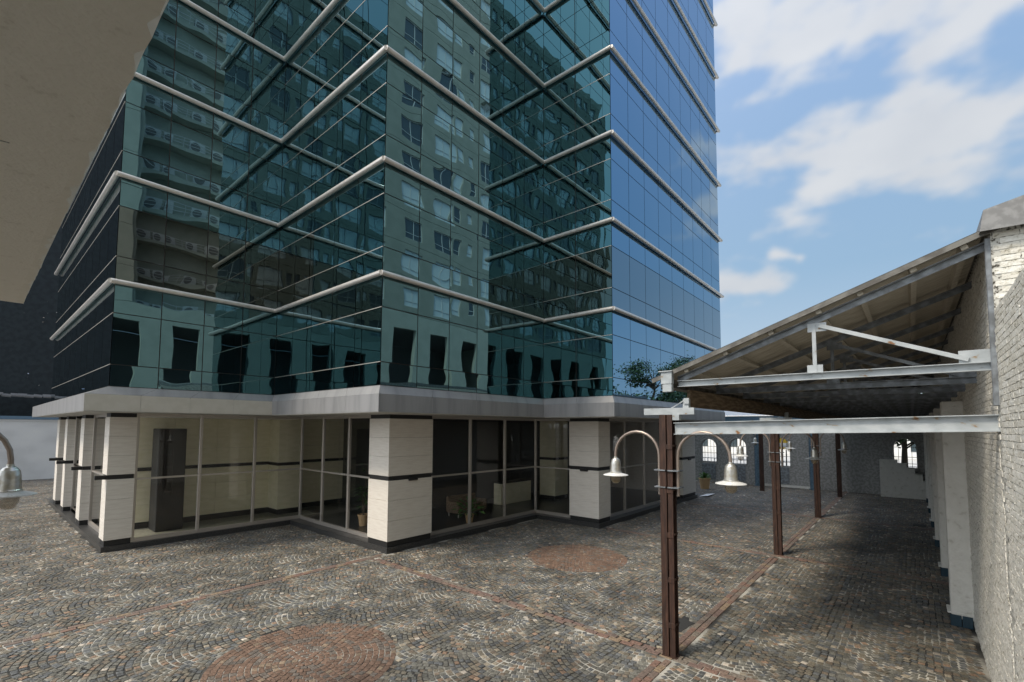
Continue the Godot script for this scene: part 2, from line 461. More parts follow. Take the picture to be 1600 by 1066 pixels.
func make_paving():
	var b := Mb.new()
	b.quad(Vector3(-700, -0.03, 700), Vector3(700, -0.03, 700), Vector3(700, -0.03, -700), Vector3(-700, -0.03, -700))
	struct("ground", b, M.ground)
	b = Mb.new()
	b.quad(Vector3(-6, 0, 0.95), Vector3(37.6, 0, 0.95), Vector3(37.6, 0, -51), Vector3(-6, 0, -51))
	var pave := struct("courtyard_paving", b, M.joint)
	b = Mb.new()
	b.quad(Vector3(38.2, -0.012, 60), Vector3(300, -0.012, 60), Vector3(300, -0.012, -80), Vector3(38.2, -0.012, -80))
	struct("road", b, M.road)

	var nz := FastNoiseLite.new()
	nz.seed = 77; nz.frequency = 0.35; nz.fractal_octaves = 3
	var shapes := [sett_mesh(101), sett_mesh(102), sett_mesh(103), sett_mesh(104)]
	rng.seed = 5
	var xf := [[], [], [], []]
	var co := [[], [], [], []]
	var wide := 1.42
	var rad := wide / 1.4142
	var pitch := 0.112
	var rings := [Vector2(12.64, -8.0), Vector2(4.02, -8.0)]
	var zc := -49.5
	while zc < 1.4:
		var i0 := 0
		while i0 * pitch < 41.5:
			var ax := -3.2 + i0 * pitch
			i0 += 1
			var cnt := 15
			for k in cnt:
				var ph := deg_to_rad(-45.0 + 90.0 * (k + 0.5) / cnt) + rng.randf_range(-0.012, 0.012)
				var x := ax + rad * (1.0 - cos(ph)) + rng.randf_range(-0.006, 0.006)
				var z := zc + rad * sin(ph)
				if x > 37.3 or z > 0.78 or x < -3.0: continue
				if in_building(x, z): continue
				if z < -13.5 and x < -1.5: continue
				var skip := false
				for q in BAND_Z:
					if absf(z - q) < HALF_BAND + 0.035: skip = true
				for q in BAND_X:
					if absf(x - q) < HALF_BAND + 0.035 and z > (-12.6 if q > 0.0 else -19.0): skip = true
				for q in rings:
					if Vector2(x, z).distance_to(q) < 1.54: skip = true
				if Vector2((x - 9.75) / 0.5, (z + 3.72) / 0.20).length() < 1.0: skip = true
				if skip: continue
				var s := rng.randi() % 4
				var ba := Basis(Vector3.UP, ph + rng.randf_range(-0.06, 0.06))
				var dx := pitch * cos(ph) * 0.85 * rng.randf_range(0.86, 1.03)
				var dz := rad * 0.5 * PI / cnt * 0.9 * rng.randf_range(0.82, 1.04)
				ba = ba * Basis.from_scale(Vector3(dx, 0.014, dz))
				xf[s].append(Transform3D(ba, Vector3(x, 0.011 + rng.randf_range(-0.004, 0.004), z)))
				co[s].append(sett_tone(x, z, nz))
		zc += wide
	# round motifs of brown setts laid in rings
	for q in rings:
		var r := 0.06
		while r < 1.52:
			var cnt := maxi(4, int(TAU * r / 0.105))
			for k in cnt:
				var a := TAU * (k + 0.5 * (int(r * 10) % 2)) / cnt
				var p := Vector2(q.x + r * cos(a), q.y + r * sin(a))
				var s := rng.randi() % 4
				var ba := Basis(Vector3.UP, -a) * Basis.from_scale(Vector3(0.092, 0.014, TAU * r / cnt * 0.9))
				xf[s].append(Transform3D(ba, Vector3(p.x, 0.011 + rng.randf_range(-0.004, 0.004), p.y)))
				var c := Color(.205, .128, .088) if rng.randf() < 0.75 else Color(.17, .14, .115)
				if rng.randf() < 0.06: c = Color(.30, .22, .15)
				var kk := 1.0 * rng.randf_range(0.75, 1.2)
				co[s].append(Color(c.r * kk, c.g * kk, c.b * kk))
			r += 0.101
	for s in 4:
		many("setts", shapes[s], M.sett, xf[s], co[s], pave)

	# bands of two rows of clinker bricks
	var bb := Mb.new()
	bb.cbox(Vector3(0, -0.008, 0), Vector3(0.24, 0.05, 0.118), 0.006)
	var bmesh := bb.mesh()
	var cells := []
	for z in BAND_Z:
		var x := -2.6
		while x < 37.2:
			for r in 2: cells.append([Vector2(x + 0.125 * r, z + (r - 0.5) * 0.127), 0.0])
			x += 0.25
	for x in BAND_X:
		var z := -12.4 if x > 0 else -19.0
		while z < 0.7:
			for r in 2: cells.append([Vector2(x + (r - 0.5) * 0.127, z + 0.125 * r), PI / 2])
			z += 0.25
	var ok := []
	for cl in cells:
		var p: Vector2 = cl[0]
		if in_building(p.x - 0.1, p.y - 0.1) or in_building(p.x + 0.15, p.y - 0.15): continue
		if cl[1] == 0.0:
			var cross := false
			for x in BAND_X:
				if absf(p.x - x) < 0.255 and (p.y > -5.0 or x < 0.0): cross = true
			if cross: continue
		ok.append(cl)
	ok.sort_custom(func(a, d): return a[0].length() < d[0].length())
	var tones := [Color(.23, .14, .105), Color(.22, .155, .12), Color(.20, .135, .11), Color(.28, .205, .135), Color(.21, .175, .14), Color(.18, .135, .11)]
	var tmats := []
	for t in tones:
		var m: StandardMaterial3D = M.band.duplicate()
		m.vertex_color_use_as_albedo = false
		m.albedo_color = lin(t)
		tmats.append(m)
	var fx := []
	var fc := []
	var near := 0
	for cl in ok:
		var p: Vector2 = cl[0]
		var ba := Basis(Vector3.UP, cl[1] + rng.randf_range(-0.02, 0.02)) * Basis.from_scale(Vector3(rng.randf_range(0.92, 1.0), 1, rng.randf_range(0.93, 1.0)))
		var t := Transform3D(ba, Vector3(p.x, rng.randf_range(-0.004, 0.003), p.y))
		var dirn := Vector2(p.x, -p.y).angle()    # only what lies in front of the camera is built brick by brick
		if near < 296 and dirn > -0.1 and dirn < 1.57 and p.length() > 5.5:
			put("brick", bmesh, tmats[rng.randi() % 6], pave, t); near += 1
		else:
			fx.append(t); fc.append(tones[rng.randi() % 6])
	many("far_bricks", bmesh, M.band, fx, fc, pave)
	b = Mb.new()
	var pts := PackedVector2Array()
	for k in 18:
		var a := TAU * k / 18
		var rr := rng.randf_range(0.75, 1.25)
		pts.append(Vector2(9.75 + 0.5 * rr * cos(a), -3.72 + 0.20 * rr * sin(a)))
	b.prism(pts, -0.01, 0.008)
	part("asphalt_patch", b, M.patch, pave)

# ---------------------------------------------------------------- the glass office building
const TOP := 38.0
const GL := [Vector2(2.745, -32.24), Vector2(2.745, -17.985), Vector2(7.525, -17.985), Vector2(7.525, -11.165), Vector2(15.195, -11.165), Vector2(15.195, -8.075), Vector2(28.075, -8.075), Vector2(28.075, -32.24)]

func offset_plan(d: float) -> PackedVector2Array:    # the glass line moved outward by d
	var o := PackedVector2Array()
	var sg := [[-1, -1], [-1, 1], [-1, 1], [-1, 1], [-1, 1], [-1, 1], [1, 1], [1, -1]]
	for i in 8: o.append(GL[i] + Vector2(sg[i][0], sg[i][1]) * d)
	return o

func pane_mesh(sd: int, strength: float) -> ArrayMesh:    # a unit pane whose normals waver as toughened glass does
	rng.seed = sd
	var tx := rng.randfn(0.0, 0.0035) * strength
	var ty := rng.randfn(0.0, 0.0035) * strength
	var w := []
	for k in 4:
		w.append([rng.randf_range(1.5, 6.5), rng.randf_range(0, TAU), rng.randf_range(1.5, 7.5), rng.randf_range(0, TAU), rng.randf_range(-0.0028, 0.0028) * strength])
	var bow := rng.randf_range(-0.006, 0.006) * strength
	var nn := 10
	var b := Mb.new()
	var nor := []
	for j in nn + 1:
		for i in nn + 1:
			var x := float(i) / nn
			var y := float(j) / nn
			var sx := tx + bow * (x - 0.5) * 2.0
			var sy := ty + bow * (y - 0.5) * 2.0
			for q in w:
				sx += q[4] * cos(q[0] * x + q[1]) * sin(q[2] * y + q[3])
				sy += q[4] * sin(q[0] * x + q[1]) * cos(q[2] * y + q[3])
			nor.append(Vector3(-sx, -sy, 1).normalized())
	for j in nn:
		for i in nn:
			var a := Vector3(float(i) / nn - 0.5, float(j) / nn - 0.5, 0)
			var e := 1.0 / nn
			var k := j * (nn + 1) + i
			b.tri3(a, a + Vector3(e, 0, 0), a + Vector3(e, e, 0), nor[k], nor[k + 1], nor[k + nn + 2])
			b.tri3(a, a + Vector3(e, e, 0), a + Vector3(0, e, 0), nor[k], nor[k + nn + 2], nor[k + nn + 1])
	return b.mesh()

func make_office():
	var t := thing("glass_office_building", "teal mirrored glass office block with stepped plan and horizontal steel tubes", "building", Vector3.ZERO)
	# core behind the glass
	var b := Mb.new()
	b.prism(offset_plan(-0.03), 5.0, TOP)
	part("curtain_wall_frame", b, M.backing, t)
	# panes
	var waves := []
	for k in 14: waves.append(pane_mesh(300 + k, 0.9))
	var faces := [[1, 2, 4, 9], [2, 3, 5, 10], [3, 4, 6, 10], [4, 5, 2, 15], [5, 6, 9, 14], [0, 1, 10, 0], [6, 7, 17, 0]]
	var ys := [5.17, 5.83, 7.39]
	var fl := 8.32
	while fl < TOP - 0.5:
		ys.append_array([fl, fl + 0.81, fl + 2.37])
		fl += 3.3
	ys.append(TOP)
	rng.seed = 9
	var rest_x := []
	var rest_b := []
	for fi in faces.size():
		var f: Array = faces[fi]
		var p: Vector2 = GL[f[0]]
		var q: Vector2 = GL[f[1]]
		var dir := Vector3(q.x - p.x, 0, q.y - p.y)
		var cw: float = dir.length() / f[2]
		dir = dir.normalized()
		var nrm := dir.cross(Vector3.UP)
		for r in ys.size() - 1:
			var hh: float = ys[r + 1] - ys[r]
			for k in f[2]:
				var at: Vector3 = Vector3(p.x, 0, p.y) + dir * cw * (k + 0.5) + Vector3.UP * (ys[r] + hh * 0.5) + nrm * 0.002
				var xf := Transform3D(Basis(dir * (cw - 0.026), Vector3.UP * (hh - 0.026), nrm), at)
				var brown: bool = (r == 3 or r == 4) and (fi == 0 or (fi == 1 and k < 2) or fi == 3 or fi == 4)
				var mt: Material = (M.mirror_brown_sky_tint if fi == 4 else M.mirror_brown) if brown else (M.mirror_sky_tint if fi == 4 else M.mirror)
				if r < f[3]:
					put("pane", waves[rng.randi() % 14], mt, t, xf)
				elif brown: rest_b.append(xf)
				elif fi == 4: rest_b.append(xf)
				else: rest_x.append(xf)
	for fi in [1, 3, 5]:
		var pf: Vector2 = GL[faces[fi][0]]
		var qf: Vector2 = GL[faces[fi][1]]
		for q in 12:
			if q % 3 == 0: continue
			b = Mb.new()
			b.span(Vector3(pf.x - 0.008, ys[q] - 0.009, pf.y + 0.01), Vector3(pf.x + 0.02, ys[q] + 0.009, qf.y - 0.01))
			part("glint_strip", b, M.bronze, t)  # added strips in place of the bright grazing reflection along the joints
	var white := []
	for k in rest_x.size(): white.append(Color.WHITE)
	for k in rest_b.size(): white.append(Color.WHITE)
	many("far_panes", waves[3], M.mirror_sky_tint, rest_b, white.slice(0, rest_b.size()), t)
	var per := rest_x.size() / 3 + 1
	for k in 3:
		var s := rest_x.slice(k * per, (k + 1) * per)
		many("far_panes", waves[k * 4 + 1], M.mirror, s, white.slice(0, s.size()), t)
	# steel tubes, one run on each side of each storey, with their brackets
	var tp := offset_plan(0.105)
	tp[0].y += 0.105
	fl = 8.32
	while fl < TOP - 1.0:
		for i in [0, 1, 2, 3, 4, 5, 6]:
			var a := Vector3(tp[i].x, fl, tp[i].y)
			var e := Vector3(tp[i + 1].x, fl, tp[i + 1].y)
			var dd := (e - a).normalized()
			b = Mb.new()
			b.tube([a - dd * (0.12 if i == 0 else 0.0), e + dd * (0.1 if i == 5 else 0.0)], 0.076, 14)
			part("tube", b, M.tube, t)
		fl += 3.3
	# fascia: panels of the vertical face and of the sloping ledge above it
	var fo := offset_plan(0.105)
	fo[0] = Vector2(2.2, -33.5); fo[1] = Vector2(2.2, -17.88)
	fo[7] = Vector2(28.18, -33.5)
	var gi := offset_plan(-0.015)
	gi[0].y = -33.5
	for i in 7:
		var a := fo[i]
		var e := fo[i + 1]
		var ga := gi[i]
		var ge := gi[i + 1]
		var cnt := maxi(1, int(round((e - a).length() / (1.2 if i == 1 else 1.9))))
		for k in cnt:
			var gap := 0.004 / (e - a).length()
			var u0 := float(k) / cnt + (gap if k > 0 else 0.0)
			var u1 := float(k + 1) / cnt - (gap if k < cnt - 1 else 0.0)
			var p0 := a.lerp(e, u0)
			var p1 := a.lerp(e, u1)
			var q0 := ga.lerp(ge, u0)
			var q1 := ga.lerp(ge, u1)
			b = Mb.new()
			b.quad(Vector3(p0.x, 4.43, p0.y), Vector3(p1.x, 4.43, p1.y), Vector3(p1.x, 4.92, p1.y), Vector3(p0.x, 4.92, p0.y))
			var pn := part("fascia_panel", b, M.fascia_sunlit if i == 1 else M.fascia, t)
			b = Mb.new()
			b.quad(Vector3(p0.x, 4.922, p0.y), Vector3(p1.x, 4.922, p1.y), Vector3(q1.x, 5.175, q1.y), Vector3(q0.x, 5.175, q0.y))
			part("ledge", b, M.fascia, pn)
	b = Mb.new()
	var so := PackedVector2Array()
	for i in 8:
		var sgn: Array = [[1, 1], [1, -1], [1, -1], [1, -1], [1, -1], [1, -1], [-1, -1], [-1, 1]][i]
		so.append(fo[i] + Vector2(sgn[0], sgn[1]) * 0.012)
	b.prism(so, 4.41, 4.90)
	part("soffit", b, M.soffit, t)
	# plinth and lobby floor
	b = Mb.new()
	b.prism(PackedVector2Array([Vector2(2.98, -33.25), Vector2(2.98, -19.35), Vector2(8.9, -19.35), Vector2(8.9, -12.65), Vector2(16.75, -12.65), Vector2(16.75, -9.55), Vector2(28.06, -9.55), Vector2(28.06, -33.25)]), -0.02, 0.18)
	part("plinth", b, M.plinth, t)
	b = Mb.new()
	b.prism(PackedVector2Array([Vector2(3.7, -33.0), Vector2(3.7, -19.6), Vector2(10.4, -19.6), Vector2(10.4, -33.0)]), 0.18, 0.2)
	part("lobby_floor", b, M.floor_in, t)
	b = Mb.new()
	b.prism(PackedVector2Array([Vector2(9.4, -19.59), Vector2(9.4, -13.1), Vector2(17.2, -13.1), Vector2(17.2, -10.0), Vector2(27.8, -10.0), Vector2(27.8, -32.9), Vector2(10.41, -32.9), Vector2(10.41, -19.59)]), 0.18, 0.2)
	part("lobby_floor", b, M.plinth, t)  # darker than the other lobby floor: shade put into its colour
	# pillars of stone slabs
	pillar(t, 3.03, 3.75, -20.1, -19.38, [])
	pillar(t, 3.03, 3.62, -25.0, -24.2, [])
	pillar(t, 3.03, 3.62, -29.4, -28.7, [])
	pillar(t, 3.03, 3.62, -32.2, -31.4, [])
	pillar(t, 8.93, 10.75, -13.8, -12.68, [Vector3(9.9, 2.28, -12.66)])
	pillar(t, 16.78, 17.75, -10.98, -9.58, [Vector3(16.76, 2.28, -10.25)])
	pillar(t, 25.9, 27.9, -10.6, -9.58, [Vector3(26.9, 2.28, -9.56)])
	# small dark lamp arms on the left row
	for z in [-19.75, -24.6, -29.05, -31.8]:
		b = Mb.new()
		b.cbox(Vector3(2.9, 2.35, z + 0.26), Vector3(0.30, 0.13, 0.12), 0.01)
		part("wall_light", b, M.black, t)
	# ground floor glazing: frames with a transom and two panes in every bay
	glazing(t, [Vector2(3.77, -19.48), Vector2(5.63, -19.48), Vector2(7.48, -19.48), Vector2(9.36, -19.48)], true, true)
	glazing(t, [Vector2(9.36, -19.48), Vector2(9.3, -17.55), Vector2(9.3, -15.65), Vector2(9.3, -13.82)], false, false)
	glazing(t, [Vector2(10.77, -13.0), Vector2(12.9, -13.0), Vector2(14.95, -13.0), Vector2(17.1, -13.0)], false, true)
	glazing(t, [Vector2(17.1, -13.0), Vector2(17.1, -11.0)], false, false)
	glazing(t, [Vector2(17.77, -9.95), Vector2(19.75, -9.95), Vector2(21.8, -9.95), Vector2(23.85, -9.95), Vector2(25.88, -9.95)], true, true)
	glazing(t, [Vector2(3.35, -20.12), Vector2(3.35, -29.9), Vector2(3.35, -24.18)], false, true)
	glazing(t, [Vector2(3.35, -25.02), Vector2(3.35, -26.8), Vector2(3.35, -28.68)], false, true)
	glazing(t, [Vector2(3.35, -29.42), Vector2(3.35, -31.38)], false, true)
	# lobby: marble back wall in slabs with a black rail, piers, ceiling, dark lift front
	var x := 3.9
	while x < 26.5:
		for r in 5:
			b = Mb.new()
			var y0: float = [0.42, 1.05, 1.68, 2.44, 3.1][r]
			var y1: float = [1.044, 1.674, 2.30, 3.094, 4.40][r]
			b.span(Vector3(x + 0.003, y0, -21.9), Vector3(x + 1.497, y1, -21.8))
			part("marble_slab", b, M.marble_inside, t)
		x += 1.5
	b = Mb.new()
	b.span(Vector3(3.6, 0.2, -21.98), Vector3(27.0, 4.41, -21.89))
	part("lobby_wall", b, M.black, t)
	b = Mb.new()
	b.span(Vector3(3.9, 2.31, -21.88), Vector3(26.4, 2.43, -21.76))
	b.span(Vector3(3.9, 0.2, -21.88), Vector3(26.4, 0.41, -21.78))
	part("black_rail", b, M.black, t)
	for c in [[9.0, -21.75, 1.0], [20.5, -15.2, 1.2]]:
		b = Mb.new()
		b.span(Vector3(c[0], 0.42, c[1] - 0.1), Vector3(c[0] + c[2], 2.30, c[1] + 0.9))
		b.span(Vector3(c[0], 2.43, c[1] - 0.1), Vector3(c[0] + c[2], 4.40, c[1] + 0.9))
		var pr := part("lobby_pier", b, M.marble_inside, t)
		b = Mb.new()
		b.span(Vector3(c[0] + 0.02, 0.2, c[1] - 0.08), Vector3(c[0] + c[2] - 0.02, 0.42, c[1] + 0.88))
		b.span(Vector3(c[0] - 0.03, 2.30, c[1] - 0.1), Vector3(c[0] + c[2] + 0.03, 2.43, c[1] + 0.93))
		part("black_rail", b, M.black, pr)
	b = Mb.new()
	b.cbox(Vector3(5.05, 2.05, -21.0), Vector3(0.85, 3.7, 0.9), 0.02)
	var lf := part("black_totem", b, M.black, t)
	b = Mb.new()
	for k in 4: b.box(Vector3(4.95, 1.6 + k * 0.45, -20.54), Vector3(0.24, 0.04, 0.03))
	for s in [-1.0, 1.0]: b.box(Vector3(4.95 + s * 0.12, 2.3, -20.54), Vector3(0.03, 1.7, 0.03))
	part("rack", b, M.bar, lf)
	b = Mb.new()
	b.span(Vector3(3.55, 4.30, -21.9), Vector3(9.2, 4.405, -19.6))
	part("lobby_ceiling", b, M.ceiling_in, t)
	b = Mb.new()
	b.span(Vector3(12.6, 0.2, -17.4), Vector3(27.75, 4.41, -17.2))
	b.span(Vector3(12.6, 0.2, -21.78), Vector3(12.8, 4.41, -17.42))
	part("added_dark_partition", b, M.plinth, t)  # added wall, its dark colour stands in for the shade of the lobby
	b = Mb.new()
	b.span(Vector3(27.76, 0.18, -33.0), Vector3(27.95, 4.41, -10.62))
	b.span(Vector3(3.4, 0.18, -33.2), Vector3(27.74, 4.41, -33.0))
	part("rear_wall", b, M.stone, t)
	# roof parapet
	b = Mb.new()
	b.prism(offset_plan(0.06), TOP, TOP + 0.5)
	part("parapet", b, M.fascia, t)

func pillar(t: Node3D, x0: float, x1: float, z0: float, z1: float, lights: Array):
	var b := Mb.new()
	b.span(Vector3(x0 + 0.025, 0.18, z0 + 0.025), Vector3(x1 - 0.025, 4.42, z1 - 0.025))
	var p := part("pillar", b, M.black, t)
	var cuts := [0.36, 1.0, 1.64, 2.28, 2.42, 3.04, 3.66, 4.28]
	for r in 7:
		if r == 3: continue
		b = Mb.new()
		b.cbox(Vector3((x0 + x1) * 0.5, (cuts[r] + cuts[r + 1]) * 0.5, (z0 + z1) * 0.5), Vector3(x1 - x0, cuts[r + 1] - cuts[r] - 0.005, z1 - z0), 0.006)
		part("stone_slab", b, M.stone, p)
	for l in lights:
		b = Mb.new()
		b.cbox(l, Vector3(0.36, 0.10, 0.10) if absf(l.x - (x0 + x1) * 0.5) < 0.4 else Vector3(0.10, 0.10, 0.36), 0.015)
		part("wall_light", b, M.black, p)

func glazing(t: Node3D, pts: Array, first: bool, last: bool):
	for i in pts.size():
		var p: Vector2 = pts[i]
		if (i == 0 and not first) : continue
		var b := Mb.new()
		b.cbox(Vector3(p.x, 2.3, p.y), Vector3(0.10, 4.22, 0.10), 0.008)
		part("mullion", b, M.bronze, t)
	for i in pts.size() - 1:
		var p: Vector2 = pts[i]
		var q: Vector2 = pts[i + 1]
		var d := (q - p).normalized() * 0.05
		var a := Vector3(p.x + d.x, 0, p.y + d.y)
		var e := Vector3(q.x - d.x, 0, q.y - d.y)
		var b := Mb.new()
		b.bar(a + Vector3.UP * 0.25, e + Vector3.UP * 0.25, 0.09, 0.13)
		part("bottom_rail", b, M.bronze, t)
		b = Mb.new()
		b.bar(a + Vector3.UP * 2.24, e + Vector3.UP * 2.24, 0.07, 0.06)
		part("transom", b, M.bronze, t)
		b = Mb.new()
		b.bar(a + Vector3.UP * 4.36, e + Vector3.UP * 4.36, 0.08, 0.10)
		part("top_rail", b, M.bronze, t)
		for s in [[0.315, 2.21], [2.27, 4.31]]:
			b = Mb.new()
			b.quad(a + Vector3.UP * s[0], e + Vector3.UP * s[0], e + Vector3.UP * s[1], a + Vector3.UP * s[1])
			part("lobby_pane", b, M.pane, t)

# ---------------------------------------------------------------- brick wall on the right, its piers
func brick_mesh(sd: int) -> ArrayMesh:    # unit brick: x length 1, y height 1, face towards -z, rough
	rng.seed = sd
	var b := Mb.new()
	var nx := 6
	var ny := 3
	var p := []
	for j in ny + 1:
		for i in nx + 1:
			var x := float(i) / nx - 0.5
			var y := float(j) / ny - 0.5
			var edge := (i == 0 or i == nx or j == 0 or j == ny)
			var z := -rng.randf_range(0.45, 1.0)
			if edge: z = -rng.randf_range(0.0, 0.45)
			p.append(Vector3(x + rng.randf_range(-0.02, 0.02), y * (0.95 if edge else 0.8) + rng.randf_range(-0.06, 0.06), z))
	var nor := []
	for k in p.size(): nor.append(Vector3.ZERO)
	var tris := []
	for j in ny:
		for i in nx:
			var k := j * (nx + 1) + i
			tris.append([k + 1, k, k + nx + 1]); tris.append([k + 1, k + nx + 1, k + nx + 2])
	for q in tris:
		var sc := Vector3(0.23, 0.066, 0.014)
		var nn: Vector3 = ((p[q[1]] - p[q[0]]) * sc).cross((p[q[2]] - p[q[0]]) * sc).normalized()
		nn = (nn / sc).normalized() * 1.0
		for k in q: nor[k] += nn
	for q in tris:
		b.tri3(p[q[0]], p[q[1]], p[q[2]], nor[q[0]].normalized(), nor[q[1]].normalized(), nor[q[2]].normalized())
	for i in nx:
		for s in [[i, i + 1, 1], [ny * (nx + 1) + i, ny * (nx + 1) + i + 1, -1]]:
			var a: Vector3 = p[s[0]]
			var e: Vector3 = p[s[1]]
			var a2 := Vector3(a.x, a.y, 2.0)
			var e2 := Vector3(e.x, e.y, 2.0)
			if s[2] > 0: b.quad(a, e, e2, a2)
			else: b.quad(e, a, a2, e2)
	for j in ny:
		for s in [[j * (nx + 1), 1], [j * (nx + 1) + nx, -1]]:
			var a: Vector3 = p[s[0]]
			var e: Vector3 = p[s[0] + nx + 1]
			var a2 := Vector3(a.x, a.y, 2.0)
			var e2 := Vector3(e.x, e.y, 2.0)
			if s[1] > 0: b.quad(a2, e2, e, a)
			else: b.quad(a, e, e2, a2)
	return b.mesh()

func make_brick_wall():
	var t := thing("brick_wall", "long white painted rough brick wall with piers carrying the shed roof", "wall", Vector3.ZERO)
	var b := Mb.new()
	b.span(Vector3(-6, -0.02, 0.822), Vector3(8.22, 5.46, 1.5))
	b.span(Vector3(8.222, -0.02, 0.822), Vector3(37.6, 6.58, 1.5))
	part("wall_core", b, M.mortar, t)
	var shapes := []
	for k in 8: shapes.append(brick_mesh(700 + k))
	rng.seed = 21
	var mats := []
	for k in 4:
		var m: StandardMaterial3D = M.brick.duplicate()
		m.vertex_color_use_as_albedo = false
		m.albedo_color = lin([Color(.77, .755, .70), Color(.74, .725, .67), Color(.79, .78, .735), Color(.70, .68, .62)][k])
		mats.append(m)
	var fx := [[], [], [], []]
	var fc := [[], [], [], []]
	var cnt := 0
	var y := 0.03
	var row := 0
	while y < 6.55:
		var x := 2.4 - (0.12 if row % 2 else 0.0)
		while x < 37.2:
			var ln := 0.235 * (1.0 if rng.randf() < 0.85 else 0.5)
			var cx := x + ln * 0.5
			x += ln + 0.006
			if y > 5.42 and cx < 8.36: continue
			if cx > 8.08 and cx < 8.36: continue
			var ba := Basis(Vector3.BACK, rng.randf_range(-0.012, 0.012)) * Basis.from_scale(Vector3(ln, 0.068, 0.016 * rng.randf_range(0.5, 1.35)))
			var xf := Transform3D(ba, Vector3(cx, y + 0.037 + rng.randf_range(-0.003, 0.003), 0.818))
			if cnt < 272 and cx > 6.1 and cx < 8.1 and y > 3.0 and y < 5.45:
				put("brick", shapes[rng.randi() % 8], mats[rng.randi() % 4], t, xf); cnt += 1
			else:
				var s := rng.randi() % 4
				var k := rng.randf_range(0.66, 0.78)
				fx[s].append(xf); fc[s].append(Color(k, k * 0.975, k * 0.90))
		y += 0.0755
		row += 1
	for s in 4: many("bricks", shapes[s], M.brick, fx[s], fc[s], t)
	# the taller end that faces the yard above the lower wall
	y = 5.46
	row = 0
	while y < 6.40:
		var z := 0.84 + (0.06 if row % 2 else 0.0)
		while z < 1.45:
			var ln := 0.225
			var ba := Basis(Vector3.UP, PI / 2) * Basis.from_scale(Vector3(ln, 0.068, 0.016))
			put("brick", shapes[rng.randi() % 8], mats[rng.randi() % 4], t, Transform3D(ba, Vector3(8.218, y + 0.037, z + ln * 0.5)))
			z += ln + 0.008
		y += 0.0755
		row += 1
	# coping of bent lead sheet
	b = Mb.new()
	for k in 6:
		var x0 := 8.06 + k * 1.0
		var prof := [Vector2(0.72, 6.44), Vector2(0.76, 6.70), Vector2(1.1, 6.78), Vector2(1.56, 6.74), Vector2(1.6, 6.42)]
		for i in 4:
			var p: Vector2 = prof[i]
			var q: Vector2 = prof[i + 1]
			b.quad(Vector3(x0, p.y, p.x), Vector3(x0 + 0.99, p.y, p.x), Vector3(x0 + 0.99, q.y, q.x), Vector3(x0, q.y, q.x))
		if k == 0:
			for i in 3: b.tri(Vector3(x0, prof[0].y, prof[0].x), Vector3(x0, prof[i + 1].y, prof[i + 1].x), Vector3(x0, prof[i + 2].y, prof[i + 2].x))
	b.span(Vector3(14.0, 6.55, 0.76), Vector3(37.6, 6.72, 1.56))
	part("lead_coping", b, M.lead, t)
	# steel post let into the end of the wall
	b = Mb.new()
	b.cbox(Vector3(8.27, 5.35, 0.80), Vector3(0.05, 2.1, 0.06), 0.008)
	part("steel_post", b, M.grey_steel, t)
	# piers with tiled feet
	for k in 6:
		var x0 := 13.44 + 4.28 * k
		b = Mb.new()
		b.cbox(Vector3(x0 + 0.24, 2.38, 0.66), Vector3(0.48, 4.44, 0.36), 0.015)
		var p := part("pier", b, M.plaster, t)
		b = Mb.new()
		b.cbox(Vector3(x0 + 0.24, 0.27, 0.62), Vector3(0.50, 0.03, 0.40), 0.006)
		part("lip", b, M.plaster, p)
		for s in 2:
			b = Mb.new()
			b.cbox(Vector3(x0 - 0.004, 0.125, 0.55 + s * 0.165), Vector3(0.02, 0.23, 0.155), 0.004)
			part("tile", b, M.tile_blue, p)
		for s in 3:
			b = Mb.new()
			b.cbox(Vector3(x0 + 0.09 + s * 0.16, 0.125, 0.47), Vector3(0.15, 0.23, 0.02), 0.004)
			part("tile", b, M.tile_blue, p)
		b = Mb.new()
		b.span(Vector3(x0 + 0.01, 0.0, 0.485), Vector3(x0 + 0.47, 0.25, 0.8))
		part("foot", b, M.black, p)

# ---------------------------------------------------------------- the lean-to shed
func roof_y(z: float) -> float: return 4.93 + 0.37 * (z + 3.12)

const COLS := [8.37, 17.2, 25.6, 34.1]

func column(t: Node3D, x: float, z: float, h: float):
	var b := Mb.new()
	# two rolled sections side by side, tied with small plates
	for q in [[-0.062, 0.118, 0.0], [0.058, 0.095, 0.018]]:
		for s in [-1.0, 1.0]:
			b.cbox(Vector3(x + s * (0.095 - q[2]), h * 0.5, z + q[0]), Vector3(0.016, h, q[1]), 0.003)
		b.box(Vector3(x, h * 0.5, z + q[0]), Vector3(0.16, h - 0.01, 0.012))
	var c := part("column", b, M.rust, t)
	var y := 0.55
	while y < h - 0.3:
		b = Mb.new()
		for s in [-1.0, 1.0]: b.cbox(Vector3(x + s * 0.089, y, z + 0.045), Vector3(0.016, 0.09, 0.125), 0.003)
		b.box(Vector3(x, y + 0.02, z + 0.11), Vector3(0.17, 0.03, 0.02))
		part("batten", b, M.rust, c)
		y += 0.78
	b = Mb.new()
	b.box(Vector3(x, 0.012, z), Vector3(0.24, 0.02, 0.27))
	part("foot_plate", b, M.rust, c)

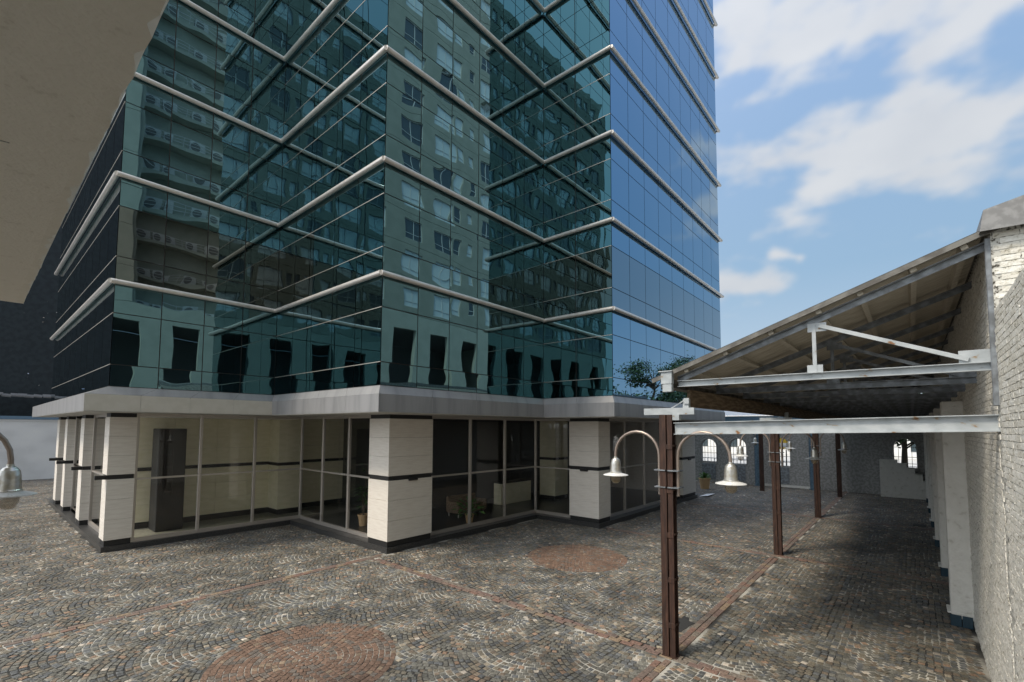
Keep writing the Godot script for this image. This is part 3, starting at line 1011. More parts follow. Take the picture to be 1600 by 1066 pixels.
func make_shed():
	var t := thing("lean_to_shed", "open lean-to shed with rusty steel columns and pale trusses under sloping roof", "shed", Vector3.ZERO)
	var b: Mb
	for x in COLS:
		column(t, x, -3.35, 4.25)
		# bracket on the column head
		b = Mb.new()
		b.box(Vector3(x - 0.05, 4.31, -3.32), Vector3(0.012, 0.12, 0.92))
		b.box(Vector3(x + 0.0, 4.256, -3.32), Vector3(0.10, 0.012, 0.92))
		b.box(Vector3(x + 0.0, 4.364, -3.32), Vector3(0.10, 0.012, 0.92))
		b.box(Vector3(x, 4.2, -3.18), Vector3(0.14, 0.10, 0.12))
		part("head_bracket", b, M.white_steel, t)
		b = Mb.new()
		b.box(Vector3(x + 0.04, 4.44, -3.02), Vector3(0.10, 0.16, 0.10))
		b.bar(Vector3(x - 0.02, 4.36, -3.28), Vector3(x - 0.02, 4.50, -3.04), 0.02, 0.02)
		b.box(Vector3(x - 0.03, 4.49, -3.0), Vector3(0.012, 0.10, 0.09))
		part("shoe", b, M.white_steel, t)
		# lower tie beam: a channel from column to wall
		var a := Vector3(x, 4.0, -3.22)
		var e := Vector3(x, 4.09, 0.82)
		var d := (e - a).normalized()
		var up := Vector3(0, d.z, -d.y)
		b = Mb.new()
		b.bar(a, e, 0.012, 0.20)
		b.bar(a + up * 0.10 + Vector3(-0.03, 0, 0), e + up * 0.10 + Vector3(-0.03, 0, 0), 0.075, 0.012)
		b.bar(a - up * 0.10 + Vector3(-0.03, 0, 0), e - up * 0.10 + Vector3(-0.03, 0, 0), 0.075, 0.012)
		part("tie_beam", b, M.white_steel, t)
	# trusses
	var k := 0
	var x := 8.37
	while x < 37.0:
		var mt: Material = M.white_steel if k == 0 else M.grey_steel
		var z0 := -3.14
		var z1 := 0.82
		b = Mb.new()
		b.bar(Vector3(x, roof_y(z0) - 0.05, z0), Vector3(x, roof_y(z1) - 0.05, z1), 0.012, 0.10)
		b.bar(Vector3(x - 0.035, roof_y(z0) - 0.004, z0), Vector3(x - 0.035, roof_y(z1) - 0.004, z1), 0.07, 0.010)
		part("rafter", b, M.grey_steel, t)
		b = Mb.new()
		b.bar(Vector3(x, 4.80, z0), Vector3(x, 4.80, z1), 0.012, 0.11)
		b.bar(Vector3(x - 0.035, 4.85, z0), Vector3(x - 0.035, 4.85, z1), 0.07, 0.010)
		b.bar(Vector3(x - 0.035, 4.75, z0), Vector3(x - 0.035, 4.75, z1), 0.07, 0.010)
		var ch := part("bottom_chord", b, mt, t)
		if k < 2:
			# rivets: small domes on the face of the chord
			b = Mb.new()
			for q in [-2.2, -1.14, -1.0, -0.1, 0.45, 0.68]:
				b.box(Vector3(x - 0.012, 4.80, q), Vector3(0.016, 0.026, 0.026), Basis(Vector3.RIGHT, 0.78))
			part("rivets", b, mt, ch)
		b = Mb.new()
		b.bar(Vector3(x, 4.85, -1.07), Vector3(x, roof_y(-1.07) - 0.1, -1.07), 0.05, 0.05)
		b.box(Vector3(x - 0.012, 4.90, -1.07), Vector3(0.012, 0.14, 0.20))
		b.box(Vector3(x - 0.012, roof_y(-1.07) - 0.15, -1.03), Vector3(0.012, 0.13, 0.24))
		part("strut", b, mt, t)
		b = Mb.new()
		b.bar(Vector3(x - 0.02, roof_y(-1.07) - 0.13, -1.0), Vector3(x - 0.02, 4.90, 0.58), 0.05, 0.055)
		part("diagonal", b, mt, t)
		b = Mb.new()
		b.box(Vector3(x - 0.004, 4.93, 0.66), Vector3(0.012, 0.18, 0.34))
		part("gusset", b, mt, t)
		x += 2.14
		k += 1
	# purlins on the rafters
	var sl := Vector3(0, 0.37, 1).normalized()
	var nr := Vector3(0, 1, -0.37).normalized()
	for z in [-2.95, -2.3, -1.62, -0.98, -0.48, 0.1, 0.6]:
		b = Mb.new()
		b.box(Vector3(22.9, roof_y(z), z) + nr * 0.045, Vector3(29.3, 0.085, 0.07), Basis(Vector3.RIGHT, nr, sl))
		part("purlin", b, M.board, t)
	# ceiling boards of the first bays one by one, the others as one sheet
	var len := 4.15 / sl.z
	var mid := Vector3(0, roof_y(-1.28), -1.28) + nr * 0.10
	for i in 34:
		b = Mb.new()
		b.cbox(mid + Vector3(8.32 + 0.105 + i * 0.212, 0, 0), Vector3(0.206, 0.02, len), 0.004, Basis(Vector3.RIGHT, nr, sl))
		part("ceiling_board", b, M.board, t)
	b = Mb.new()
	b.box(mid + Vector3(26.45, 0.0, 0), Vector3(21.6, 0.02, len), Basis(Vector3.RIGHT, nr, sl))
	part("ceiling_sheet", b, M.board, t)
	b = Mb.new()
	var w := 0
	x = 8.18
	while x < 37.5:    # corrugated outer sheet
		var h0 := 0.045 if w % 2 else 0.02
		var h1 := 0.02 if w % 2 else 0.045
		var zA := -3.52
		var zB := 0.86
		var p0 := Vector3(x, roof_y(zA), zA) + nr * (0.105 + h0)
		var p1 := Vector3(x + 0.09, roof_y(zA), zA) + nr * (0.105 + h1)
		var p2 := Vector3(x + 0.09, roof_y(zB), zB) + nr * (0.105 + h1)
		var p3 := Vector3(x, roof_y(zB), zB) + nr * (0.105 + h0)
		b.quad(p0, p3, p2, p1)
		x += 0.09
		w += 1
	part("roof_sheet", b, M.roof_sheet, t)
	b = Mb.new()
	b.box(Vector3(8.20, roof_y(-1.3), -1.3) + nr * 0.085, Vector3(0.04, 0.07, 4.75), Basis(Vector3.RIGHT, nr, sl))
	part("barge_board", b, M.roof_sheet, t)
	b = Mb.new()
	b.span(Vector3(8.75, 4.40, -3.13), Vector3(37.3, 4.72, -3.07))
	part("eave_beam", b, M.wood, t)
	# gutter with its pale end box
	b = Mb.new()
	b.span(Vector3(8.25, 4.72, -3.40), Vector3(37.3, 4.735, -3.20))
	b.span(Vector3(8.25, 4.735, -3.41), Vector3(37.3, 4.88, -3.40))
	part("gutter", b, M.roof_sheet, t)
	b = Mb.new()
	b.cbox(Vector3(8.2, 4.90, -3.28), Vector3(0.10, 0.22, 0.20), 0.008)
	b.cbox(Vector3(8.2, 4.72, -3.27), Vector3(0.09, 0.14, 0.17), 0.008)
	b.box(Vector3(8.19, 5.02, -3.29), Vector3(0.13, 0.018, 0.24))
	part("gutter_end_box", b, M.white_steel, t)

func make_lamp(at: Vector3, s: Vector3, label: String, stub := 0.7):
	# at: point on the floor under the column axis; s: unit direction in which the arm reaches out
	var t := thing("gooseneck_lamp", label, "lamp", at, "gooseneck lamps of the yard")
	var pts := []
	pts.append(s * 0.17 + Vector3.UP * (3.50 - stub))
	pts.append(s * 0.17 + Vector3.UP * 3.30)
	for i in 13:
		var a := PI - PI * i / 12.0
		pts.append(s * (0.61 + 0.44 * cos(a)) + Vector3.UP * (3.50 + 0.44 * sin(a)))
	pts.append(s * 1.05 + Vector3.UP * 3.42)
	var b := Mb.new()
	b.tube(pts, 0.028, 10)
	part("arm", b, M.arm, t)
	b = Mb.new()
	for y in [2.95, 3.25]:
		if y > 3.5 - stub: b.box(s * 0.10 + Vector3.UP * y, Vector3(0.24, 0.02, 0.24))
	if b.v.size() > 0: part("clamp", b, M.grey_steel, t)
	var c := s * 1.05
	b = Mb.new()
	b.lathe([Vector2(0.115, 3.13), Vector2(0.118, 3.15), Vector2(0.106, 3.16), Vector2(0.103, 3.20), Vector2(0.096, 3.32), Vector2(0.085, 3.375), Vector2(0.06, 3.41), Vector2(0.035, 3.425), Vector2(0.032, 3.45), Vector2(0.0, 3.45)], c, 24)
	part("housing", b, M.galv, t)
	b = Mb.new()
	b.lathe([Vector2(0.09, 3.105), Vector2(0.235, 3.085), Vector2(0.24, 3.09), Vector2(0.235, 3.10), Vector2(0.115, 3.135)], c, 32)
	part("shade", b, M.enamel, t)
	b = Mb.new()
	b.lathe([Vector2(0.0, 2.93), Vector2(0.035, 2.934), Vector2(0.07, 2.955), Vector2(0.092, 3.0), Vector2(0.095, 3.05), Vector2(0.09, 3.11)], c, 20)
	part("globe", b, M.globe, t)

# ---------------------------------------------------------------- end wall with arched windows
func make_end_wall():
	var t := thing("arched_end_wall", "grey rendered end wall with round arched barred windows behind the columns", "wall", Vector3.ZERO)
	var arches := [[-11.80, 0.56, 1.52, 3.22], [-9.74, 0.57, 1.45, 3.28], [-6.97, 0.56, 1.45, 3.38], [-0.36, 0.52, 1.70, 3.46]]
	var zs := [-40.0, 0.82]
	for a in arches:
		for k in 17: zs.append(a[0] + a[1] * (-cos(PI * k / 16.0)))
	zs.sort()
	var b := Mb.new()
	for i in zs.size() - 1:
		var z0: float = zs[i]
		var z1: float = zs[i + 1]
		var zm := (z0 + z1) * 0.5
		var hit = null
		for a in arches:
			if absf(zm - a[0]) < a[1]: hit = a
		if hit == null:
			b.span(Vector3(37.3, -0.02, z0), Vector3(37.75, 4.55, z1))
		else:
			b.span(Vector3(37.3, -0.02, z0), Vector3(37.75, hit[2], z1))
			var spring: float = hit[3] - hit[1]
			var ya: float = spring + sqrt(maxf(0.0, hit[1] * hit[1] - (z0 - hit[0]) * (z0 - hit[0])))
			var yb: float = spring + sqrt(maxf(0.0, hit[1] * hit[1] - (z1 - hit[0]) * (z1 - hit[0])))
			b.quad(Vector3(37.3, ya, z0), Vector3(37.3, yb, z1), Vector3(37.3, 4.55, z1), Vector3(37.3, 4.55, z0))
			b.quad(Vector3(37.3, ya, z0), Vector3(37.75, ya, z0), Vector3(37.75, yb, z1), Vector3(37.3, yb, z1))
			b.quad(Vector3(37.75, ya, z0), Vector3(37.75, 4.55, z0), Vector3(37.75, 4.55, z1), Vector3(37.75, yb, z1))
	part("masonry", b, M.grey_wall, t)
	for a in arches:
		b = Mb.new()
		var spring: float = a[3] - a[1]
		for k in 4:
			var z: float = a[0] - a[1] + a[1] * 2.0 * (k + 1) / 5.0
			var yy: float = spring + sqrt(maxf(0.0, a[1] * a[1] - (z - a[0]) * (z - a[0])))
			b.span(Vector3(37.5, a[2], z - 0.012), Vector3(37.53, yy, z + 0.012))
		for y in [a[2] + 0.25, a[2] + 0.65, spring]:
			b.span(Vector3(37.495, y - 0.014, a[0] - a[1]), Vector3(37.535, y + 0.014, a[0] + a[1]))
		part("window_grille", b, M.bar, t)
		b = Mb.new()
		var ring := []
		for k in 15:
			var an := PI * k / 14.0
			ring.append(Vector3(37.30, spring + (a[1] + 0.05) * sin(an), a[0] - (a[1] + 0.05) * cos(an)))
		ring.push_front(Vector3(37.30, a[2], a[0] - a[1] - 0.05))
		ring.append(Vector3(37.30, a[2], a[0] + a[1] + 0.05))
		b.tube(ring, 0.045, 6)
		part("window_surround", b, M.grey_wall, t)
	for a in [arches[0], arches[1], arches[2]]:
		b = Mb.new()
		b.cbox(Vector3(37.29, 0.80, a[0]), Vector3(0.05, 1.15, 1.0), 0.01)
		part("panel", b, M.grey_steel, t)
	b = Mb.new()
	b.span(Vector3(37.24, 0.0, -8.0), Vector3(37.31, 0.16, -5.2))
	part("skirting", b, M.plaster, t)
	# roof of the wing behind, seen over the wall
	b = Mb.new()
	b.span(Vector3(37.2, 4.56, -40), Vector3(37.4, 4.93, 0.8))
	part("eave_board", b, M.coping_blue, t)
	b = Mb.new()
	var z := -30.0
	var k := 0
	while z < 0.8:
		var h0 := 0.05 if k % 2 else 0.0
		var h1 := 0.0 if k % 2 else 0.05
		b.quad(Vector3(37.1, 4.95 + h0, z + 0.1), Vector3(41.0, 5.75 + h0, z + 0.1), Vector3(41.0, 5.75 + h1, z), Vector3(37.1, 4.95 + h1, z))
		z += 0.1
		k += 1
	part("corrugated_roof", b, M.white_paint, t)
	for zc in [-8.3, -5.0]:
		var p := thing("steel_pipe", "stout blue steel pipe standing against the end wall beside " + ("a rusty column" if zc < -7 else "the lit arched window"), "pipe", Vector3(36.95, 0, zc), "blue pipes at the end wall")
		b = Mb.new()
		b.tube([Vector3(0, 0, 0), Vector3(0, 4.5, 0)], 0.24, 18)
		part("shaft", b, M.blue_steel, p)
		b = Mb.new()
		b.lathe([Vector2(0.30, 0.0), Vector2(0.30, 0.05), Vector2(0.25, 0.06)], Vector3.ZERO, 18)
		b.lathe([Vector2(0.26, 3.55), Vector2(0.28, 3.58), Vector2(0.28, 3.64), Vector2(0.26, 3.67)], Vector3.ZERO, 18)
		part("flange", b, M.blue_steel, p)
	# stepped parapet of the stair
	var st := thing("stair_parapet", "whitewashed stepped masonry block of stairs in the shed corner", "stairs", Vector3(36.2, 0, 0))
	var steps := [[-1.55, -0.72, 2.2], [-0.718, -0.30, 2.0], [-0.298, 0.05, 1.75], [0.052, 0.38, 1.42], [0.382, 0.60, 1.05], [0.602, 0.8, 0.75]]
	for s in steps:
		b = Mb.new()
		b.span(Vector3(0, 0, s[0]), Vector3(0.95, s[2], s[1]))
		part("step", b, M.plaster, st)
	# back column with one lamp
	var bc := thing("rusty_column", "lone rusty steel column near the blue pipe at the end wall", "column", Vector3(34.0, 0, -7.45))
	column(bc, 0, 0, 4.4)

func make_street():
	# what shows through the arches: a white railing, hedges, a pale building
	var r := thing("street_railing", "white street railing seen through the arched windows", "railing", Vector3(50, 0, 0))
	var b := Mb.new()
	b.span(Vector3(-0.03, 1.0, -45), Vector3(0.03, 1.08, 12))
	b.span(Vector3(-0.03, 0.15, -45), Vector3(0.03, 0.22, 12))
	part("rail", b, M.white_paint, r)
	b = Mb.new()
	var z := -45.0
	while z < 12.0:
		b.span(Vector3(-0.02, 0.0, z), Vector3(0.02, 1.0, z + 0.05)); z += 0.35
	part("balusters", b, M.white_paint, r)
	var h := thing("pale_building", "pale low building across the street seen through arched windows", "building", Vector3(85, 0, -15))
	b = Mb.new()
	b.span(Vector3(0, 0, -40), Vector3(10, 7.5, 40))
	part("wall", b, M.pale_wall, h)
	for k in 16:
		b = Mb.new()
		b.span(Vector3(-0.06, 1.0, -38 + k * 4.8), Vector3(-0.01, 3.0, -36 + k * 4.8))
		part("window", b, M.apt_glass_dark, h)
	b = Mb.new()
	b.span(Vector3(-0.3, 7.5, -40.2), Vector3(10.2, 7.8, 40.2))
	part("roof", b, M.coping_blue, h)
	var s := thing("yellow_sign_board", "yellow sign board beyond the arched window between columns", "sign", Vector3(47, 0, -8.35))
	b = Mb.new()
	b.span(Vector3(0, 0, -0.04), Vector3(0.08, 2.2, 0.04))
	part("post", b, M.bar, s)
	b = Mb.new()
	b.cbox(Vector3(-0.03, 2.9, 0), Vector3(0.05, 1.3, 1.2), 0.01)
	part("board", b, M.yellow, s)
	b = Mb.new()
	b.cbox(Vector3(-0.065, 2.62, 0), Vector3(0.02, 0.35, 1.1), 0.004)
	part("white_field", b, M.white_paint, s)

# ---------------------------------------------------------------- plants
func leaf(b: Mb, at: Vector3, d: Vector3, len: float, wide: float, col: Color):
	var sx := d.cross(Vector3.UP)
	if sx.length() < 0.1: sx = Vector3.RIGHT
	sx = sx.normalized().rotated(d, rng.randf_range(-0.9, 0.9)) * wide * 0.5
	b.col = col
	var m := at + d * len * 0.5
	var e := at + d * len + Vector3.DOWN * len * 0.18
	b.tri(at, m + sx, m - sx)
	b.tri(m + sx, e, m - sx)

func make_tree(label: String, at: Vector3, h: float, r: float, sd: int, leaves: int):
	rng.seed = sd
	var t := thing("broadleaf_tree", label, "tree", at, "trees beyond the shed")
	var b := Mb.new()
	var fork := h * 0.42
	b.tube([Vector3.ZERO, Vector3(0.1, fork * 0.5, 0.05), Vector3(0, fork, 0.1), Vector3(0.15, h * 0.85, 0)], 0.26, 9, 0.05)
	var tips := []
	for k in 22:
		var a := rng.randf() * TAU
		var y0 := rng.randf_range(fork * 0.75, h * 0.78)
		var rr := r * rng.randf_range(0.45, 1.0) * (1.0 - 0.5 * absf(y0 / h - 0.62))
		var e := Vector3(cos(a) * rr, y0 + rng.randf_range(0.1, 0.30) * h * 0.6, sin(a) * rr)
		b.tube([Vector3(0, y0, 0.05), Vector3(e.x * 0.5, lerpf(y0, e.y, 0.65), e.z * 0.5), e], 0.07, 6, 0.015)
		tips.append(e); tips.append(e * 0.7 + Vector3(0, y0 * 0.3, 0))
	part("trunk", b, M.bark, t)
	b = Mb.new()
	for k in leaves:
		var c: Vector3 = tips[rng.randi() % tips.size()]
		var o := Vector3(rng.randfn(), rng.randfn() * 0.5, rng.randfn()) * r * 0.17
		var d := Vector3(rng.randfn(), rng.randfn() * 0.6 - 0.1, rng.randfn()).normalized()
		var g0 := rng.randf_range(0.7, 1.25)
		leaf(b, c + o, d, rng.randf_range(0.18, 0.34), rng.randf_range(0.11, 0.20), Color(.06 * g0, .105 * g0, .035 * g0))
	part("crown", b, M.leaf, t)

func make_pot_plant(label: String, at: Vector3, pot_h: float, h: float, sd: int, pot: Material, palm: bool):
	rng.seed = sd
	var t := thing("potted_plant", label, "plant", at)
	var b := Mb.new()
	var r := pot_h * 0.5
	b.lathe([Vector2(0.0, 0.0), Vector2(r * 0.72, 0.0), Vector2(r * 0.95, pot_h * 0.88), Vector2(r * 1.06, pot_h * 0.88), Vector2(r * 1.06, pot_h), Vector2(r * 0.9, pot_h), Vector2(r * 0.88, pot_h * 0.9), Vector2(0, pot_h * 0.9)], Vector3.ZERO, 20)
	part("pot", b, pot, t)
	var f := Mb.new()
	if palm:
		var s := Mb.new()
		for k in 4:
			var a := rng.randf() * TAU
			var top := Vector3(cos(a) * 0.16, h * rng.randf_range(0.55, 0.95), sin(a) * 0.16)
			s.tube([Vector3(cos(a) * 0.03, pot_h * 0.85, sin(a) * 0.03), top * Vector3(0.6, 0.6, 0.6), top], 0.02, 6, 0.01)
			for q in 26:
				var y := rng.randf_range(0.45, 1.0)
				var an := rng.randf() * TAU
				leaf(f, top * y, Vector3(cos(an), rng.randf_range(-0.1, 0.6), sin(an)).normalized(), rng.randf_range(0.28, 0.48), 0.06, Color(.035, .075, .022) * rng.randf_range(0.7, 1.4))
		part("stems", s, M.bark, t)
	else:
		for q in 130:
			var an := rng.randf() * TAU
			var el := rng.randf_range(0.1, 1.5)
			var d := Vector3(cos(an) * cos(el), sin(el), sin(an) * cos(el))
			leaf(f, Vector3(0, pot_h * 0.9, 0) + d * rng.randf_range(0.05, h - pot_h), (d + Vector3(0, -0.4, 0)).normalized(), rng.randf_range(0.16, 0.30), 0.10, Color(.06, .14, .03) * rng.randf_range(0.7, 1.4))
	part("foliage", f, M.leaf, t)

# ---------------------------------------------------------------- the canopy overhead, the far left, the apartment tower
func make_canopy():
	var t := thing("concrete_canopy", "beige raw concrete canopy slab with chipped edge overhead", "canopy", Vector3.ZERO)
	rng.seed = 33
	var y := 5.6
	var n := 150
	var b := Mb.new()
	var edge := []
	for i in n + 1:
		var z := -8.81 + 12.0 * i / n
		var chip := rng.randf_range(0.0, 0.012) + (rng.randf_range(0.01, 0.045) if rng.randf() < 0.18 else 0.0)
		edge.append(Vector3(0.43 - chip, y + rng.randf_range(0.0, 0.012), z))
	for i in n:
		var a: Vector3 = edge[i]
		var e: Vector3 = edge[i + 1]
		b.quad(Vector3(-7, y, a.z), Vector3(-7, y, e.z), Vector3(0.36, y, e.z), Vector3(0.36, y, a.z))
		b.quad(Vector3(0.36, y, a.z), Vector3(0.36, y, e.z), e, a)
		b.quad(a, e, Vector3(0.44, y + 0.06, e.z), Vector3(0.44, y + 0.06, a.z))
		b.quad(Vector3(0.44, y + 0.06, a.z), Vector3(0.44, y + 0.06, e.z), Vector3(0.44, y + 0.28, e.z), Vector3(0.44, y + 0.28, a.z))
	b.quad(Vector3(-7, y + 0.28, 3.19), Vector3(0.44, y + 0.28, 3.19), Vector3(0.44, y + 0.28, -8.81), Vector3(-7, y + 0.28, -8.81))
	b.quad(Vector3(0.43, y, -8.81), Vector3(-7, y, -8.81), Vector3(-7, y + 0.28, -8.81), Vector3(0.44, y + 0.28, -8.81))
	part("slab", b, M.concrete, t)
	b = Mb.new()
	for k in 26:
		var c := Vector3(rng.randf_range(-2.2, 0.25), y - 0.001, rng.randf_range(-8.6, -1.2))
		b.box(c, Vector3(rng.randf_range(0.006, 0.02), 0.006, rng.randf_range(0.03, 0.13)), Basis(Vector3.UP, 1.2 + rng.randfn() * 0.3))
	part("pits", b, M.mortar, t).set_meta("kind", "stuff")
	for z in [-8.0, -2.5, 3.0]:
		b = Mb.new()
		b.cbox(Vector3(-5.5, 2.8, z), Vector3(0.4, 5.6, 0.4), 0.02)
		part("post", b, M.concrete, t)

func make_far_left():
	var t := thing("boundary_wall", "pale grey boundary wall with blue coping behind the white pillars", "wall", Vector3(0, 0, -49))
	var b := Mb.new()
	b.span(Vector3(-16, -0.02, -0.3), Vector3(9, 4.28, 0))
	part("panel", b, M.pale_wall, t)
	b = Mb.new()
	b.span(Vector3(-16, 4.282, -0.3), Vector3(9, 4.42, 0.03))
	part("white_rail", b, M.white_paint, t)
	b = Mb.new()
	b.span(Vector3(-16, 4.422, -0.36), Vector3(9, 4.66, 0.09))
	part("coping", b, M.coping_blue, t)
	var n := thing("netted_building", "dark navy building draped in torn netting behind the pale wall", "building", Vector3(0, 0, -53))
	b = Mb.new()
	b.span(Vector3(-14, 0, -12), Vector3(14, 44, 0))
	part("draped_body", b, M.net, n)
	rng.seed = 61
	b = Mb.new()
	for k in 26:    # torn rags and shiny scraps in the net
		var c := Vector3(rng.randfn(3.5, 2.2), 0, 0.05)
		c.y = [rng.randf_range(16.0, 23.0), rng.randf_range(12.0, 13.5), rng.randf_range(7.0, 9.0)][rng.randi() % 3] if k < 20 else rng.randf_range(6.0, 30.0)
		var s := rng.randf_range(0.02, 0.09)
		b.box(c, Vector3(s * 1.6, s, 0.02), Basis.from_euler(Vector3(rng.randf_range(-0.8, 0.8), rng.randf_range(-0.8, 0.8), rng.randf_range(-0.6, 0.6))))
	var sc := part("scraps", b, M.shiny, n)
	sc.set_meta("kind", "stuff")
	b = Mb.new()
	var x := -16.0
	while x < 9.0:
		b.box(Vector3(x, 6.3 + rng.randf_range(-0.12, 0.1), 1.1), Vector3(0.5, 0.10, rng.randf_range(0.6, 0.9)), Basis.from_euler(Vector3(0.25, rng.randf_range(-0.2, 0.2), rng.randf_range(-0.12, 0.12))))
		x += rng.randf_range(0.3, 0.55)
	part("ragged_ledge", b, M.lead, n)

func make_apartments():
	var t := thing("apartment_tower", "grey apartment tower with pale windows mirrored in the glass facade", "building", Vector3.ZERO)
	var b: Mb
	var zf := 11.0
	var top := 51.2
	var fh := 3.1
	# window columns: [x0, x1, sill above floor, head above floor]
	var right := [[18.2, 20.2, 0.7, 2.5], [21.2, 22.2, 0.7, 2.5], [24.4, 26.6, 0.55, 2.5], [28.2, 30.4, 0.55, 2.5], [30.6, 31.6, 0.9, 2.5], [32.6, 33.3, 1.2, 2.4], [34.5, 36.0, 0.5, 2.6]]
	var left := []
	for k in 8:
		left.append([-28.5 + k * 3.9, -26.3 + k * 3.9, 0.6, 2.5])
		left.append([-25.8 + k * 3.9, -25.1 + k * 3.9, 1.1, 2.4])
	var win := {}
	rng.seed = 44
	for seg in [[17.0, 36.4, right], [-29.6, 3.2, left]]:
		var y := 14.0
		while y < top - 1.0:
			b = Mb.new()
			# one storey of wall: sill band, piers, head band, with a shadow joint above
			var cur: float = seg[0]
			for wv in seg[2]:
				b.span(Vector3(cur, y, zf), Vector3(wv[0], y + fh - 0.03, zf + 0.4))
				b.span(Vector3(wv[0], y, zf), Vector3(wv[1], y + wv[2], zf + 0.4))
				b.span(Vector3(wv[0], y + wv[3], zf), Vector3(wv[1], y + fh - 0.03, zf + 0.4))
				cur = wv[1]
			b.span(Vector3(cur, y, zf), Vector3(seg[1], y + fh - 0.03, zf + 0.4))
			part("storey_wall", b, M.apt_wall, t)
			for wv in seg[2]:
				var ww: float = wv[1] - wv[0]
				var wh: float = wv[3] - wv[2]
				var key := "%.2f_%.2f" % [ww, wh]
				if not win.has(key):
					var f := Mb.new()
					for s in [-1.0, 1.0]:
						f.box(Vector3(s * (ww * 0.5 - 0.03), 0, 0), Vector3(0.06, wh, 0.06))
						f.box(Vector3(0, s * (wh * 0.5 - 0.03), 0), Vector3(ww - 0.12, 0.06, 0.06))
					if ww > 1.2: f.box(Vector3.ZERO, Vector3(0.06, wh - 0.12, 0.06))
					f.box(Vector3(0, -wh * 0.2, 0), Vector3(ww - 0.12, 0.045, 0.05))
					var gp := Mb.new()
					gp.quad(Vector3(ww * 0.5, -wh * 0.5, 0.01), Vector3(-ww * 0.5, -wh * 0.5, 0.01), Vector3(-ww * 0.5, wh * 0.5, 0.01), Vector3(ww * 0.5, wh * 0.5, 0.01))
					win[key] = [f.mesh(), gp.mesh()]
				var xf := Transform3D(Basis.IDENTITY, Vector3((wv[0] + wv[1]) * 0.5, y + (wv[2] + wv[3]) * 0.5, zf + 0.12))
				var fr := put("window", win[key][0], M.apt_frame, t, xf)
				put("pane", win[key][1], M.apt_glass if rng.randf() < 0.72 else M.apt_glass_dark, fr)
			y += fh
	# podium with tall dark openings
	b = Mb.new()
	b.span(Vector3(-29.6, 12.6, zf), Vector3(36.4, 13.97, zf + 0.4))
	for k in 16:
		var x := -29.6 + k * 4.25
		b.span(Vector3(x, 0, zf), Vector3(x + 2.1, 12.6, zf + 0.4))
	part("podium", b, M.apt_plain, t)
	b = Mb.new()
	b.span(Vector3(-29.6, 0, zf + 7.0), Vector3(36.4, 12.55, zf + 7.3))
	b.span(Vector3(-29.6, 12.62, zf + 0.42), Vector3(36.4, 13.9, zf + 7.3))
	part("podium_back", b, M.apt_dark, t)
	# plain stair wall
	b = Mb.new()
	var y2 := 14.0
	while y2 < top - 1.0:
		b.span(Vector3(3.2, y2, zf), Vector3(8.3, y2 + fh - 0.03, zf + 0.4)); y2 += fh
	part("stair_wall", b, M.apt_plain, t)
	# service recess with air conditioners on ledges
	b = Mb.new()
	b.span(Vector3(8.3, 14.0, zf + 4.0), Vector3(17.0, top, zf + 4.3))
	b.span(Vector3(8.3, 14.0, zf + 0.4), Vector3(8.6, top, zf + 4.0))
	b.span(Vector3(16.7, 14.0, zf + 0.4), Vector3(17.0, top, zf + 4.0))
	part("recess_wall", b, M.apt_plain, t)
	var acb := Mb.new()
	acb.cbox(Vector3.ZERO, Vector3(1.1, 0.85, 0.40), 0.03)
	var ac := acb.mesh()
	var fan := Mb.new()
	fan.tube([Vector3(-0.14, 0, -0.20), Vector3(-0.14, 0, -0.215)], 0.34, 20)
	var fanm := fan.mesh()
	var yy := 14.0
	while yy < top - 2.0:
		b = Mb.new()
		b.span(Vector3(8.62, yy - 0.18, zf + 2.9), Vector3(16.68, yy, zf + 3.98))
		b.span(Vector3(8.62, yy, zf + 2.9), Vector3(16.68, yy + 0.10, zf + 2.98))
		var lg := part("ledge", b, M.apt_plain, t)
		b = Mb.new()
		for k in 3: b.span(Vector3(8.62, yy + 0.35 + k * 0.25, zf + 2.92), Vector3(16.68, yy + 0.38 + k * 0.25, zf + 2.95))
		for k in 8: b.span(Vector3(8.7 + k * 1.13, yy + 0.1, zf + 2.92), Vector3(8.73 + k * 1.13, yy + 0.9, zf + 2.95))
		part("railing", b, M.apt_frame, lg)
		for xq in [9.6, 10.9, 13.1, 14.9]:
			var a := put("air_conditioner", ac, M.ac_white, t, Transform3D(Basis.IDENTITY, Vector3(xq, yy + 0.55, zf + 3.4)))
			put("fan", fanm, M.apt_dark, a)
		yy += fh
	b = Mb.new()
	b.span(Vector3(-29.6, 13.98, zf + 4.32), Vector3(36.4, top, zf + 14))
	b.span(Vector3(-29.6, 13.98, zf + 1.2), Vector3(8.29, top, zf + 4.3))
	b.span(Vector3(17.02, 13.98, zf + 1.2), Vector3(36.4, top, zf + 4.3))
	part("building_core", b, M.apt_dark, t)
	for s in [[-29.9, -29.62], [36.42, 36.7]]:
		b = Mb.new()
		b.span(Vector3(s[0], 0, zf), Vector3(s[1], top, zf + 14))
		part("side_wall", b, M.apt_plain, t)
	b = Mb.new()
	b.span(Vector3(-29.9, top, zf), Vector3(36.7, top + 0.8, zf + 14))
	part("parapet", b, M.apt_plain, t)

